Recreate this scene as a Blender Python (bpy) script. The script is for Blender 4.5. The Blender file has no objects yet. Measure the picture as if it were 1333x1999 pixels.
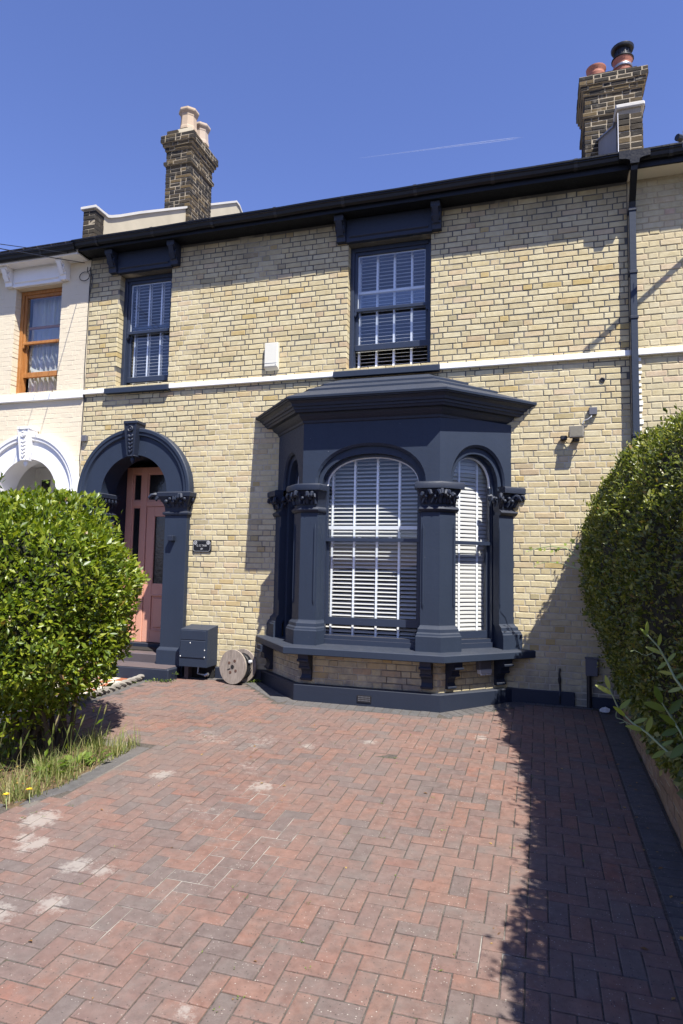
import bpy, bmesh, math, random
import numpy as np
from mathutils import Vector, Matrix, Euler, noise
random.seed(7); rng = np.random.default_rng(7)
R = math.radians; PI = math.pi
S = bpy.context.scene; COL = S.collection
# ------------------------------------------------------------------ camera
F, YAW, PITCH, ROLL, CH, CD = 1255.29, .299020, .0818437, .0190788, 1.51992, 7.79676
PW, PH = 1333., 1999.
fwd = Vector((-math.sin(YAW)*math.cos(PITCH), math.cos(YAW)*math.cos(PITCH), math.sin(PITCH)))
rt0 = Vector((math.cos(YAW), math.sin(YAW), 0)); up0 = rt0.cross(fwd)
rt = math.cos(ROLL)*rt0 + math.sin(ROLL)*up0; up = -math.sin(ROLL)*rt0 + math.cos(ROLL)*up0
CAM = Vector((0, -CD, CH))
cd = bpy.data.cameras.new('camera'); co = bpy.data.objects.new('camera', cd); COL.objects.link(co)
cd.sensor_fit = 'VERTICAL'; cd.sensor_height = 36; cd.lens = F/PH*36; cd.clip_start = .05; cd.clip_end = 30000
M4 = Matrix((rt, up, -fwd)).transposed().to_4x4(); M4.translation = CAM; co.matrix_world = M4; S.camera = co
# ------------------------------------------------------------------ light
SUN = Vector((.98, -1, 2.16)).normalized(); EL = math.asin(SUN.z); AZ = math.atan2(SUN.x, SUN.y)
w = bpy.data.worlds.new('World'); S.world = w; w.use_nodes = True; nt = w.node_tree
bg = nt.nodes['Background']; sk = nt.nodes.new('ShaderNodeTexSky'); sk.sky_type = 'NISHITA'; sk.sun_disc = False
sk.sun_elevation = EL; sk.sun_rotation = AZ; sk.altitude = 0; sk.air_density = 1.0; sk.dust_density = .3; sk.ozone_density = 6.0
tn = nt.nodes.new('ShaderNodeMix'); tn.data_type = 'RGBA'; tn.blend_type = 'MULTIPLY'; tn.inputs[0].default_value = 1; tn.inputs[7].default_value = (.86, .755, .98, 1)
nt.links.new(sk.outputs[0], tn.inputs[6]); nt.links.new(tn.outputs[2], bg.inputs[0]); bg.inputs[1].default_value = .1
sl = bpy.data.lights.new('sun', 'SUN'); sl.energy = 4.6; sl.angle = R(.5); sl.color = (1, .965, .89)
so = bpy.data.objects.new('sun', sl); COL.objects.link(so); so.rotation_euler = SUN.to_track_quat('Z', 'Y').to_euler(); so.location = (5, -6, 12)
vs = S.view_settings; vs.view_transform = 'Standard'; vs.look = 'None'; vs.exposure = 1.15; vs.gamma = 1; vs.use_curve_mapping = False
# ------------------------------------------------------------------ helpers
def G(y): return .0519*y if y > -9 else .0519*-9
def proj(p):
    v = Vector(p)-CAM; z = v.dot(fwd)
    if z < .1: return (-9e3, -9e3, z)
    return (PW/2+F*v.dot(rt)/z, PH/2-F*v.dot(up)/z, z)
def link(o, parent=None):
    COL.objects.link(o)
    if parent: o.parent = parent
    return o
def tag(o, label=None, cat=None, group=None, kind=None):
    if label: o['label'] = label
    if cat: o['category'] = cat
    if group: o['group'] = group
    if kind: o['kind'] = kind
    return o
def thing(name, label, cat, loc=(0, 0, 0), group=None, rot=(0, 0, 0)):
    o = bpy.data.objects.new(name, None); o.empty_display_size = .1; link(o); o.location = loc; o.rotation_euler = rot
    return tag(o, label, cat, group)
def root_of(o):
    while o.parent: o = o.parent
    return o
class MB:
    def __init__(s): s.v = []; s.f = []
    def add(s, vs, fs):
        n = len(s.v); s.v += [tuple(p) for p in vs]; s.f += [tuple(i+n for i in f) for f in fs]; return s
    def box(s, x0, x1, y0, y1, z0, z1, T=None):
        vs = [Vector(p) for p in ((x0,y0,z0),(x1,y0,z0),(x1,y1,z0),(x0,y1,z0),(x0,y0,z1),(x1,y0,z1),(x1,y1,z1),(x0,y1,z1))]
        if T: vs = [T @ p for p in vs]
        return s.add(vs, [(3,2,1,0),(4,5,6,7),(0,1,5,4),(1,2,6,5),(2,3,7,6),(3,0,4,7)])
    def bbox(s, x0, x1, y0, y1, z0, z1, b, T=None):   # box with bevelled edges
        bm = bmesh.new(); bmesh.ops.create_cube(bm, size=1)
        for v in bm.verts: v.co = Vector(((x0+x1)/2+v.co.x*(x1-x0), (y0+y1)/2+v.co.y*(y1-y0), (z0+z1)/2+v.co.z*(z1-z0)))
        bmesh.ops.bevel(bm, geom=bm.edges[:], offset=b, segments=1, affect='EDGES', profile=.5)
        bm.verts.index_update()
        s.add([T @ v.co if T else v.co.copy() for v in bm.verts], [[v.index for v in f.verts] for f in bm.faces]); bm.free(); return s
    def loft(s, rings, closed=True, cap=True):
        n = len(rings[0]); vs = [p for r in rings for p in r]; fs = []
        for i in range(len(rings)-1):
            for j in range(n if closed else n-1):
                k = (j+1) % n; fs.append((i*n+j, i*n+k, (i+1)*n+k, (i+1)*n+j))
        if cap: fs += [tuple(range(n-1, -1, -1)), tuple((len(rings)-1)*n+j for j in range(n))]
        return s.add(vs, fs)
    def tube(s, pts, r, n=6, cap=True):
        pts = [Vector(p) for p in pts]; rs = r if isinstance(r, (list, tuple)) else [r]*len(pts); rings = []; a = None
        for i, p in enumerate(pts):
            d = (pts[min(i+1, len(pts)-1)]-pts[max(i-1, 0)]).normalized()
            if a is None: a = d.orthogonal().normalized()
            a = (a-d*a.dot(d)).normalized(); b = d.cross(a)
            rings.append([p+rs[i]*(math.cos(2*PI*k/n)*a+math.sin(2*PI*k/n)*b) for k in range(n)])
        return s.loft(rings, True, cap)
    def lathe(s, prof, n=16, T=None, cap=True):      # profile (r, z)
        T = T or Matrix(); rings = [[T @ Vector((r*math.cos(2*PI*k/n), r*math.sin(2*PI*k/n), z)) for k in range(n)] for r, z in prof]
        return s.loft(rings, True, cap)
    def ball(s, c, r, T=None, n=8, m=5):
        T = T or Matrix(); rx, ry, rz = r if isinstance(r, (list, tuple)) else (r, r, r); rings = []
        for i in range(m+1):
            t = -PI/2+PI*(.02+.96*i/m)
            rings.append([T @ Vector((c[0]+rx*math.cos(t)*math.cos(2*PI*k/n), c[1]+ry*math.cos(t)*math.sin(2*PI*k/n), c[2]+rz*math.sin(t))) for k in range(n)])
        return s.loft(rings)
    def extrude(s, poly, vec):                        # planar polygon pushed along a vector
        vec = Vector(vec); return s.loft([[Vector(p) for p in poly], [Vector(p)+vec for p in poly]])
    def build(s, name, mat, parent=None, local=False, smooth=None):
        me = bpy.data.meshes.new(name); off = Vector()
        if parent and not local: off = root_of(parent).location
        me.from_pydata([(p[0]-off.x, p[1]-off.y, p[2]-off.z) for p in s.v], [], s.f); me.validate()
        bm = bmesh.new(); bm.from_mesh(me); bmesh.ops.recalc_face_normals(bm, faces=bm.faces[:]); bm.to_mesh(me); bm.free()
        me.materials.append(mat)
        if smooth is not None:
            me.polygons.foreach_set('use_smooth', [True]*len(me.polygons)); me.set_sharp_from_angle(angle=R(smooth))
        return link(bpy.data.objects.new(name, me), parent)
def np_mesh(name, V, Fc, mat, parent=None, off=None):  # fast triangle / quad mesh
    me = bpy.data.meshes.new(name); V = np.asarray(V, np.float32)
    if off is not None: V = V-np.array(off, np.float32)
    k = Fc.shape[1]; me.vertices.add(len(V)); me.vertices.foreach_set('co', V.ravel())
    me.loops.add(Fc.size); me.loops.foreach_set('vertex_index', Fc.ravel().astype(np.int32))
    me.polygons.add(len(Fc)); me.polygons.foreach_set('loop_start', np.arange(0, Fc.size, k, dtype=np.int32))
    me.update(calc_edges=True); me.materials.append(mat)
    return link(bpy.data.objects.new(name, me), parent)
# ------------------------------------------------------------------ materials
class N:
    def __init__(s, name):
        s.m = bpy.data.materials.new(name); s.m.use_nodes = True; s.t = s.m.node_tree; s.b = s.t.nodes['Principled BSDF']; s.out = s.t.nodes['Material Output']
    def n(s, typ, **kw):
        o = s.t.nodes.new('ShaderNode'+typ)
        for k, v in kw.items():
            if k in o.inputs.keys(): s.set(o.inputs[k], v)
            else: setattr(o, k, v)
        return o
    def set(s, i, v):
        if isinstance(v, bpy.types.NodeSocket): s.t.links.new(v, i)
        else: i.default_value = v
    def pos(s): return s.n('NewGeometry').outputs['Position']
    def noise(s, scale, detail=3, rough=.55, vec=None, dist=0):
        o = s.n('TexNoise', Scale=scale, Detail=detail, Roughness=rough, Distortion=dist); s.set(o.inputs['Vector'], vec or s.pos()); return o.outputs[0]
    def ramp(s, fac, stops, interp='LINEAR'):
        o = s.n('ValToRGB'); s.set(o.inputs[0], fac); r = o.color_ramp; r.interpolation = interp
        while len(r.elements) < len(stops): r.elements.new(.5)
        for e, (p, c) in zip(r.elements, stops): e.position = p; e.color = (*c, 1) if len(c) == 3 else c
        return o.outputs[0]
    def mapr(s, v, a, b, c=0., d=1.):
        o = s.n('MapRange'); s.set(o.inputs[0], v)
        for i, x in zip((1, 2, 3, 4), (a, b, c, d)): o.inputs[i].default_value = x
        return o.outputs[0]
    def mix(s, fac, a, b, mode='MIX'):
        o = s.n('Mix', data_type='RGBA', blend_type=mode); s.set(o.inputs[0], fac)
        for i, x in ((6, a), (7, b)): s.set(o.inputs[i], (*x, 1) if isinstance(x, tuple) and len(x) == 3 else x)
        return o.outputs[2]
    def math(s, op, a, b=0.):
        o = s.n('Math', operation=op); s.set(o.inputs[0], a); s.set(o.inputs[1], b); return o.outputs[0]
    def sep(s, v): return s.n('SeparateXYZ', Vector=v).outputs
    def rand(s):     # one value per piece, the same for single objects and joined pieces
        g = s.n('NewGeometry').outputs['Random Per Island']; o = s.n('ObjectInfo').outputs['Random']
        return s.math('FRACT', s.math('ADD', s.math('MULTIPLY', g, 7.31), s.math('MULTIPLY', o, 13.7)))
    def bump(s, h, dist=.01, strength=.5):
        o = s.n('Bump', Height=h, Strength=strength, Distance=dist); s.set(s.b.inputs['Normal'], o.outputs[0])
    def done(s, col=None, rough=None, spec=None, **kw):
        if col is not None: s.set(s.b.inputs['Base Color'], (*col, 1) if isinstance(col, tuple) else col)
        if rough is not None: s.set(s.b.inputs['Roughness'], rough)
        if spec is not None: s.set(s.b.inputs['Specular IOR Level'], spec)
        for k, v in kw.items(): s.set(s.b.inputs[k], v)
        return s.m
def paint(name, c, rough=.5, var=.12, dust=0., dustc=(.17, .15, .13), chips=0., spec=.4, bs=25, metal=0.):
    k = N(name); f = k.noise(2.5, 4); f2 = k.noise(60, 2)
    if dust > .3:      # faint runs down the paint
        mp = k.n('Mapping'); k.set(mp.inputs[0], k.pos()); mp.inputs['Scale'].default_value = (16, 16, .9); f = k.math('ADD', k.math('MULTIPLY', f, .6), k.math('MULTIPLY', k.noise(1., 4, .7, mp.outputs[0]), .4))
    col = k.mix(f, tuple(x*(1-var) for x in c), tuple(min(x*(1+var), 1) for x in c))
    if dust:
        nz = k.sep(k.n('NewGeometry').outputs['Normal'])[2]
        m = k.math('MULTIPLY', k.mapr(nz, .3, .9), k.mapr(k.noise(9, 5, .65), .25, .7, .35*dust, dust)); col = k.mix(m, col, dustc)
    if chips:
        col = k.mix(k.mapr(k.noise(38, 3, .6), .80-chips, .82-chips), col, (.55, .54, .5))
    k.bump(k.noise(bs, 3), .004, .35)
    return k.done(col, k.mapr(f2, .3, .7, rough-.07, rough+.1), spec, Metallic=metal)
def brick_mat(name, stops, soot_shade=None, relief=.004, rough=.9, base_grime=False, pits=.25):
    k = N(name); r = k.rand(); col = k.ramp(r, stops, 'LINEAR')
    p = k.pos(); off = k.n('CombineXYZ', X=k.math('MULTIPLY', r, 37.), Y=0., Z=k.math('MULTIPLY', r, 91.)).outputs[0]
    v = k.n('VectorMath', operation='ADD'); k.set(v.inputs[0], p); k.set(v.inputs[1], off); v = v.outputs[0]
    f = k.noise(14, 5, .65, v); col = k.mix(k.mapr(f, .3, .75), col, k.mix(1., col, (.80, .76, .68), 'MULTIPLY'))
    g = k.noise(70, 4, .7, v); col = k.mix(k.mapr(g, .62, .78, 0., pits), col, (.16, .12, .08))
    col = k.mix(k.mapr(k.noise(5, 4, .6), .6, .78, 0., .35), col, (.52, .47, .38))
    z = k.sep(p)[2]
    if soot_shade:  # soot, with eave shade put into the colour of the top courses
        n = k.math('MULTIPLY', k.mapr(k.noise(1.7, 5, .6), .3, .7), k.mapr(z, soot_shade[0], soot_shade[1], 0., soot_shade[2])); col = k.mix(n, col, (.10, .09, .07))
    if base_grime:
        n = k.math('MULTIPLY', k.mapr(k.noise(3.1, 5, .65), .42, .6), k.mapr(z, .6, .25, 0., .75)); col = k.mix(n, col, (.17, .165, .16))
    k.bump(k.math('ADD', f, k.math('MULTIPLY', g, .6)), relief, .8)
    return k.done(col, rough, .25)
STOCK = [(0, (.465,.395,.24)), (.3, (.515,.445,.28)), (.6, (.56,.495,.325)), (.74, (.525,.445,.26)), (.84, (.495,.405,.25)), (.90, (.525,.425,.285)), (.955, (.445,.34,.15)), (.98, (.37,.325,.20)), (1, (.455,.345,.225))]
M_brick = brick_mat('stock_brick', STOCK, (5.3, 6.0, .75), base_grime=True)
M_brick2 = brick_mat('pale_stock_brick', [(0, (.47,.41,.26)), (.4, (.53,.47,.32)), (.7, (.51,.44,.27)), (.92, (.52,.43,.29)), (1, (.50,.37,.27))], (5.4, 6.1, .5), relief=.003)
M_sooty = brick_mat('sooty_brick', [(0, (.022,.020,.018)), (.4, (.038,.032,.026)), (.62, (.07,.053,.033)), (.82, (.125,.09,.045)), (.9, (.045,.038,.028)), (1, (.03,.027,.024))], relief=.008, pits=.6)
M_cream = paint('cream_masonry_paint', (.62,.54,.40), .7, .06, spec=.2, bs=40)
M_gw = brick_mat('garden_wall_brick', [(0, (.26,.17,.10)), (.5, (.34,.23,.13)), (1, (.30,.20,.13))])
def mortar_mat(name, dark, pale, lo=.45, hi=.6):
    k = N(name); f = k.noise(.9, 4, .6); g = k.noise(40, 3)
    sx, sy, sz = k.sep(k.pos())
    low = k.math('ADD', f, k.math('MULTIPLY', k.mapr(sz, 2.2, 4.2, .12, -.03), k.mapr(sx, -3., -1., .75, 1.3)))
    c = k.mix(k.mapr(low, lo, hi), dark, pale); c = k.mix(k.mapr(g, .3, .7, 0., .4), c, k.mix(1., c, (.6,.6,.6), 'MULTIPLY'))
    k.bump(g, .006, .8); return k.done(c, .95, .1)
M_mortar = mortar_mat('lime_mortar', (.115,.11,.10), (.46,.41,.315), .49, .60)
M_mortar2 = mortar_mat('buff_mortar', (.36,.30,.20), (.44,.38,.26))
M_mortarS = mortar_mat('pale_chimney_mortar', (.38,.32,.23), (.30,.25,.18))
M_navy = paint('navy_masonry_paint', (.0195,.028,.048), .55, .22, dust=.4, chips=.035, dustc=(.075,.075,.08), spec=.28)
M_navyd = paint('dark_navy_paint', (.0125,.018,.034), .55, .18, dust=.35, chips=.01, dustc=(.08,.08,.085))
M_navyw = paint('navy_gloss_wood', (.022,.03,.052), .35, .1, dust=.3, chips=.05)
M_black = paint('black_plastic_gutter', (.005,.0055,.008), .35, .1, spec=.3)
M_fasc = paint('black_fascia_paint', (.005,.006,.009), .5, .1, spec=.25)
M_white = paint('white_paint', (.74,.73,.71), .5, .04, dust=.15, dustc=(.5,.46,.4))
M_whited = paint('white_sash_paint', (.72,.72,.71), .45, .06, chips=0)
M_offw = paint('cream_soffit_paint', (.62,.56,.43), .6, .05)
M_pink = paint('salmon_pink_door_paint', (.60,.30,.215), .42, .05)
M_slat = paint('white_blind_slat', (.50,.48,.455), .55, .05); M_slatu = paint('white_upstairs_slat', (.74,.72,.69), .5, .04)
M_tape = paint('white_blind_tape', (.86,.87,.9), .8, .02)
M_stonew = paint('pale_coping_cement', (.50,.48,.44), .85, .15, dust=.2)
M_render = paint('cream_cement_render', (.44,.39,.29), .9, .2, spec=.1, bs=12)
M_renderg = paint('grey_lead_render', (.20,.20,.20), .8, .15)
M_terra = paint('terracotta', (.36,.135,.085), .7, .15)
M_buff = paint('buff_clay', (.38,.29,.205), .8, .15)
M_metal = paint('dull_metal', (.30,.30,.31), .35, .1, metal=.8)
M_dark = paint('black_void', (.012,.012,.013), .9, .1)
M_blackp = paint('black_plastic', (.015,.015,.017), .4, .1)
M_greyp = paint('grey_plastic_box', (.10,.10,.115), .5, .08)
M_greyl = paint('pale_grey_plastic', (.50,.50,.50), .4, .05)
M_cream_p = paint('ivory_plastic', (.60,.58,.50), .4, .04)
M_lead = paint('lead_sheet', (.16,.17,.19), .5, .15)
M_slate = paint('roof_slate', (.12,.11,.115), .7, .2)
M_step = paint('worn_step_paint', (.075,.062,.066), .55, .25, dust=.35, dustc=(.2,.15,.14))
M_room = paint('dim_room_plaster', (.22,.21,.20), .9, .05)
M_rope = paint('grey_stoneware', (.24,.22,.19), .85, .25, bs=60)
def wood(name, a, b, sc=6, rough=.45):
    k = N(name); m = k.n('Mapping'); k.set(m.inputs[0], k.pos()); m.inputs['Scale'].default_value = (sc*4, sc*4, sc*.5)
    f = k.noise(1.5, 6, .65, m.outputs[0], .6); k.bump(f, .003, .4); return k.done(k.mix(k.mapr(f, .3, .7), a, b), rough, .3)
M_oak = wood('varnished_oak', (.26,.10,.025), (.42,.19,.06))
M_ply = wood('weathered_plywood', (.17,.14,.115), (.34,.285,.24), 9, .85)
M_bark = wood('bark', (.05,.035,.022), (.11,.08,.05), 5, .9)
def glass_mat(name, tint=(.9,.93,.95), refl=1.0):
    k = N(name); k.t.nodes.remove(k.b)
    tr = k.n('BsdfTransparent'); tr.inputs[0].default_value = (*tint, 1); g = k.n('NewGeometry')
    dt = k.n('VectorMath', operation='DOT_PRODUCT'); k.set(dt.inputs[0], g.outputs['Incoming']); k.set(dt.inputs[1], g.outputs['Normal'])
    fr = k.math('ADD', k.math('MULTIPLY', k.math('POWER', k.math('SUBTRACT', 1., k.math('ABSOLUTE', dt.outputs['Value'])), 5.), .96), .043)
    gl = k.n('BsdfGlossy'); gl.inputs['Roughness'].default_value = .01
    bp = k.n('Bump', Height=k.noise(1.6, 2), Strength=.25, Distance=.01); k.set(gl.inputs['Normal'], bp.outputs[0])
    mx = k.n('MixShader'); k.set(mx.inputs[0], k.math('MULTIPLY', fr, refl)); k.set(mx.inputs[1], tr.outputs[0]); k.set(mx.inputs[2], gl.outputs[0])
    k.set(k.out.inputs[0], mx.outputs[0]); return k.m
M_glass = glass_mat('window_glass', (.97,.98,.985), refl=.7); M_glassu = glass_mat('upstairs_window_glass', (.96,.975,.985), refl=1.7)
M_glassd = paint('dark_obscure_glass', (.012,.012,.013), .12, .1, spec=.6)
def leaf_mat(name, dark, mid, pale, rough=.38, trans=.35, dead=.0, pos=(0, .5, 1)):
    k = N(name); r = k.rand(); stops = [(pos[0], dark), (pos[1], mid), (pos[2]-dead-.02, pale)]
    if dead: stops += [(1-dead, (.22,.13,.04))]
    c = k.ramp(r, stops); k.done(c, rough, .5)
    t = k.n('BsdfTranslucent'); k.set(t.inputs[0], k.mix(1., c, (1.6, 1.7, .7), 'MULTIPLY'))
    mx = k.n('MixShader'); mx.inputs[0].default_value = trans; k.set(mx.inputs[1], k.b.outputs[0]); k.set(mx.inputs[2], t.outputs[0]); k.set(k.out.inputs[0], mx.outputs[0]); return k.m
M_laurel = leaf_mat('laurel_leaf', (.06,.10,.009), (.13,.18,.012), (.25,.275,.022), .40, .34, .004)
M_privet = leaf_mat('privet_leaf', (.05,.07,.015), (.12,.145,.026), (.28,.28,.075), .36, .36, .006)
M_grass = leaf_mat('dry_grass', (.08,.12,.02), (.17,.20,.045), (.36,.31,.15), .6, .35)
M_weed = leaf_mat('fresh_weed', (.08,.13,.02), (.12,.18,.03), (.2,.25,.05), .5, .35)
M_vine = leaf_mat('vine_leaf', (.20,.27,.05), (.29,.36,.08), (.40,.44,.15), .4, .45)  # leaf green brightened to stand in for dappled sun on the shoots
M_stem = paint('pale_green_stem', (.30,.35,.17), .6, .15)
M_yellow = paint('yellow_petal', (.8,.55,.02), .6, .1)
M_litter = leaf_mat('fallen_leaf', (.12,.06,.02), (.25,.12,.03), (.40,.27,.08), .7, .15)
def paver_mat(name, stops, pale=.5, grey=(.135,.122,.115), smears=()):
    k = N(name); r = k.rand(); c = k.ramp(r, stops); p = k.pos()
    f = k.noise(17, 6, .7); h = k.noise(7, 4, .65)
    c = k.mix(k.math('MULTIPLY', k.mapr(h, .36, .66), k.mapr(k.math('FRACT', k.math('MULTIPLY', r, 9.7)), 0, 1, .25, .85)), c, grey)
    c = k.mix(k.mapr(f, .32, .72), c, k.mix(1., c, (.62,.60,.60), 'MULTIPLY'))
    c = k.mix(k.mapr(k.noise(.9, 4, .6), .42, .68, 0., .40), c, (.155,.13,.118))
    v = k.n('TexVoronoi', Scale=85.); k.set(v.inputs['Vector'], p); rr = k.sep(v.outputs['Color'])[0]
    sp = k.math('MULTIPLY', k.mapr(v.outputs['Distance'], .30, .16), k.math('GREATER_THAN', rr, .87)); c = k.mix(k.math('MULTIPLY', sp, k.mapr(k.noise(3, 2), .35, .65, .1, .75)), c, (.44,.40,.34))
    sp2 = k.math('MULTIPLY', k.mapr(v.outputs['Distance'], .34, .2), k.math('LESS_THAN', rr, .12)); c = k.mix(k.math('MULTIPLY', sp2, .7), c, (.05,.045,.04))
    q = k.math('ADD', k.noise(1.1, 3, .6), k.math('MULTIPLY', k.noise(26, 5, .75), .55))
    c = k.mix(k.mapr(q, .94, 1.08, 0., pale), c, (.36,.33,.295))
    if smears:      # splashes of old cement
        q = None; wob = k.mapr(k.noise(24, 5, .75), .2, .8, -.10, .10)
        for cx, cy, rad in smears:
            d = k.n('VectorMath', operation='DISTANCE'); k.set(d.inputs[0], p); d.inputs[1].default_value = (cx, cy, G(cy)); z = k.math('SUBTRACT', rad, k.math('ADD', d.outputs['Value'], wob)); q = z if q is None else k.math('MAXIMUM', q, z)
        c = k.mix(k.mapr(q, -.01, .05, 0., .6), c, (.33,.30,.265))
    k.bump(k.math('ADD', f, k.noise(240, 2)), .004, .7); return k.done(c, .88, .25)
SM = [(-2.875, -3.183, .09), (-2.99, -4.41, .10), (-3.09, -4.36, .06), (-2.42, -4.90, .08), (-2.56, -4.55, .09), (-2.62, -5.05, .09), (-3.2, -4.12, .13), (-2.38, -4.55, .06), (-2.02, -3.16, .09), (-.53, -1.47, .07), (-1.36, -5.36, .04), (-2.0, -2.2, .06), (-1.5, -1.9, .06), (-2.75, -5.3, .09)]
M_paver = paver_mat('red_clay_paver', [(0, (.238,.132,.099)), (.3, (.224,.128,.099)), (.5, (.207,.124,.10)), (.68, (.192,.122,.103)), (.8, (.165,.118,.104)), (.9, (.148,.116,.106)), (1, (.25,.118,.084))], grey=(.165,.138,.122), smears=SM)
M_paverg = paver_mat('charcoal_paver', [(0, (.085,.085,.087)), (.5, (.115,.113,.112)), (1, (.10,.098,.098))], .35, (.10,.098,.096))
def joint_mat():
    k = N('sandy_joint'); c = k.mix(k.mapr(k.noise(60, 3), .3, .7), (.05,.043,.038), (.115,.10,.086)); pz = k.pos(); q = k.mapr(k.noise(.8, 4, .65), .58, .70, 0., .7)
    for cx, cy, rad in JW:      # patches where white salts have come up through the joints
        d = k.n('VectorMath', operation='DISTANCE'); k.set(d.inputs[0], pz); d.inputs[1].default_value = (cx, cy, G(cy)); q = k.math('MAXIMUM', q, k.mapr(k.math('ADD', d.outputs['Value'], k.mapr(k.noise(5, 3), 0, 1, -.25, .25)), rad, rad*.6))
    q = k.math('MULTIPLY', q, k.mapr(k.noise(3.3, 4, .7), .36, .60, .25, 1.)); c = k.mix(q, c, (.31,.285,.25)); c = k.mix(k.mapr(k.noise(5, 4, .7), .64, .70, 0., .9), c, (.05,.06,.02)); return k.done(c, .95, .1)
JW = [(-1.85, -3.75, .45), (-1.95, -4.45, .35), (-1.75, -4.15, .35), (-.24, -4.55, .17), (-2.0, -4.9, .25), (-2.02, -3.2, .25)]
M_joint = joint_mat()
M_smear = paint('cement_smear', (.27,.245,.215), .9, .3, spec=.1, bs=60)
M_tiler = paint('terracotta_tile', (.30,.11,.055), .6, .15); M_tilec = paint('cream_tile', (.60,.53,.40), .6, .1)
def soil():
    k = N('leafy_soil'); f = k.noise(30, 5, .7); c = k.ramp(f, [(.3, (.05,.035,.022)), (.55, (.14,.10,.06)), (.75, (.26,.17,.09))]); k.bump(f, .03, .9); return k.done(c, .95, .1)
M_soil = soil()
def ground_mat():
    k = N('street_asphalt'); f = k.noise(40, 4); k.bump(f, .01, .5); return k.done(k.mix(f, (.045,.045,.046), (.075,.073,.07)), .9, .2)
M_ground = ground_mat()
# ------------------------------------------------------------------ ground
mb = MB(); ys = [-400, -60, -9, -4, 1, 9, 60, 400]; xs = [-400, -60, -12, 0, 12, 60, 400]
vv = [(x, y, (G(y) if y < 0 else 0)-.09) for y in ys for x in xs]; nx = len(xs)
mb.add(vv, [(j*nx+i, j*nx+i+1, (j+1)*nx+i+1, (j+1)*nx+i) for j in range(len(ys)-1) for i in range(nx-1)])
tag(mb.build('ground', M_ground), kind='structure')
HID = [(0, 960, 268, 1500), (540, 760, 1010, 1330), (1175, 870, 1400, 1420), (160, 850, 372, 1300)]
def px_area(p, wdt, h, hid=HID, ax=None):
    x, y, z = proj(p)
    if not (0 < x < PW and 0 < y < PH): return 0
    for a, b, c, d in hid:
        if a < x < c and b < y < d: return 0
    return wdt*h*(F/z)**2
# ------------------------------------------------------------------ brick laying
BC, BH, SL, HL, JT = .0724, .0635, .2165, .103, .0095
def lay(L, z0, z1, holes=(), seed=0, stretch=.86, soldier=False):
    rr = random.Random(seed); out = []; n = int(round((z1-z0)/BC)); per = SL+HL+2*JT
    for c in range(n):
        a = z0+c*BC+JT/2; u = -(per*(c % 2)*.5+rr.uniform(0, .02)+per); k = 0
        while u < L:
            wd = SL if k % 2 == 0 else HL
            if rr.random() < .04: wd = SL if wd == HL else HL
            segs = [(max(u, .003), min(u+wd, L-.003))]
            for (ha, hb, hz0, hz1) in holes:
                if a+BH*.5 < hz0 or a+BH*.5 > hz1: continue
                ns = []
                for s0, s1 in segs:
                    if s1 <= ha or s0 >= hb: ns.append((s0, s1)); continue
                    if s0 < ha: ns.append((s0, ha))
                    if s1 > hb: ns.append((hb, s1))
                segs = ns
            for s0, s1 in segs:
                if s1-s0 > .028: out.append((s0, s1, a, a+BH))
            u += wd+JT; k += 1
    return out
_bm = {}
def brick_verts(wd, h, dp, ch=.006, rg=None):
    a, b = wd/2, h/2; V = []
    for n_, (x, z, y) in enumerate(((a-ch, b-ch, 0), (a, b, ch*.8), (a, b, dp))):
        for sx, sz in ((-1, -1), (1, -1), (1, 1), (-1, 1)):
            q = (0, 0, 0) if rg is None or n_ == 2 else (rg.uniform(-.0024, .0024), rg.uniform(-.0008, .0012), rg.uniform(-.0019, .0019))
            V.append((sx*x+q[0], y+q[1], sz*z+q[2]))
    Fq = [(0,1,2,3)]
    for r in (0, 4):
        for j in range(4): Fq.append((r+j, r+4+j, r+4+(j+1) % 4, r+(j+1) % 4))
    return V, Fq
RG = random.Random(99)
def brick_mesh(wd, h, dp, mat, nm):
    key = (round(wd, 3), round(h, 3), round(dp, 3), mat.name, RG.randrange(6))
    if key not in _bm:
        V, Fq = brick_verts(wd, h, dp, .0022 if mat is M_cream else .006, rg=RG); me = bpy.data.meshes.new(nm); me.from_pydata(V, [], Fq); me.materials.append(mat); me.update(); _bm[key] = me
    return _bm[key]
def lay_out(bricks, O, u, mat, parent, limit, depth=.1, jit=.0022, name='brick', stuff='brickwork', hid=HID, pool=None, deep=()):
    """bricks (s0,s1,z0,z1) along u from O; outward normal = u x z turned to face out. pool collects for a later emit."""
    u = Vector(u).normalized(); n = Vector((u.y, -u.x, 0)); rot = math.atan2(u.y, u.x); recs = []
    for s0, s1, z0, z1 in bricks:
        c = Vector(O)+u*((s0+s1)/2)+Vector((0, 0, (z0+z1)/2))
        facing = max(0, n.dot((CAM-c).normalized()))
        recs.append((px_area(c, (s1-s0), z1-z0, hid)*facing, c, s1-s0, z1-z0, rot, n, depth))
    if pool is not None: pool.extend(recs)
    else: emit(recs, mat, parent, limit, jit, name, stuff)
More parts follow.
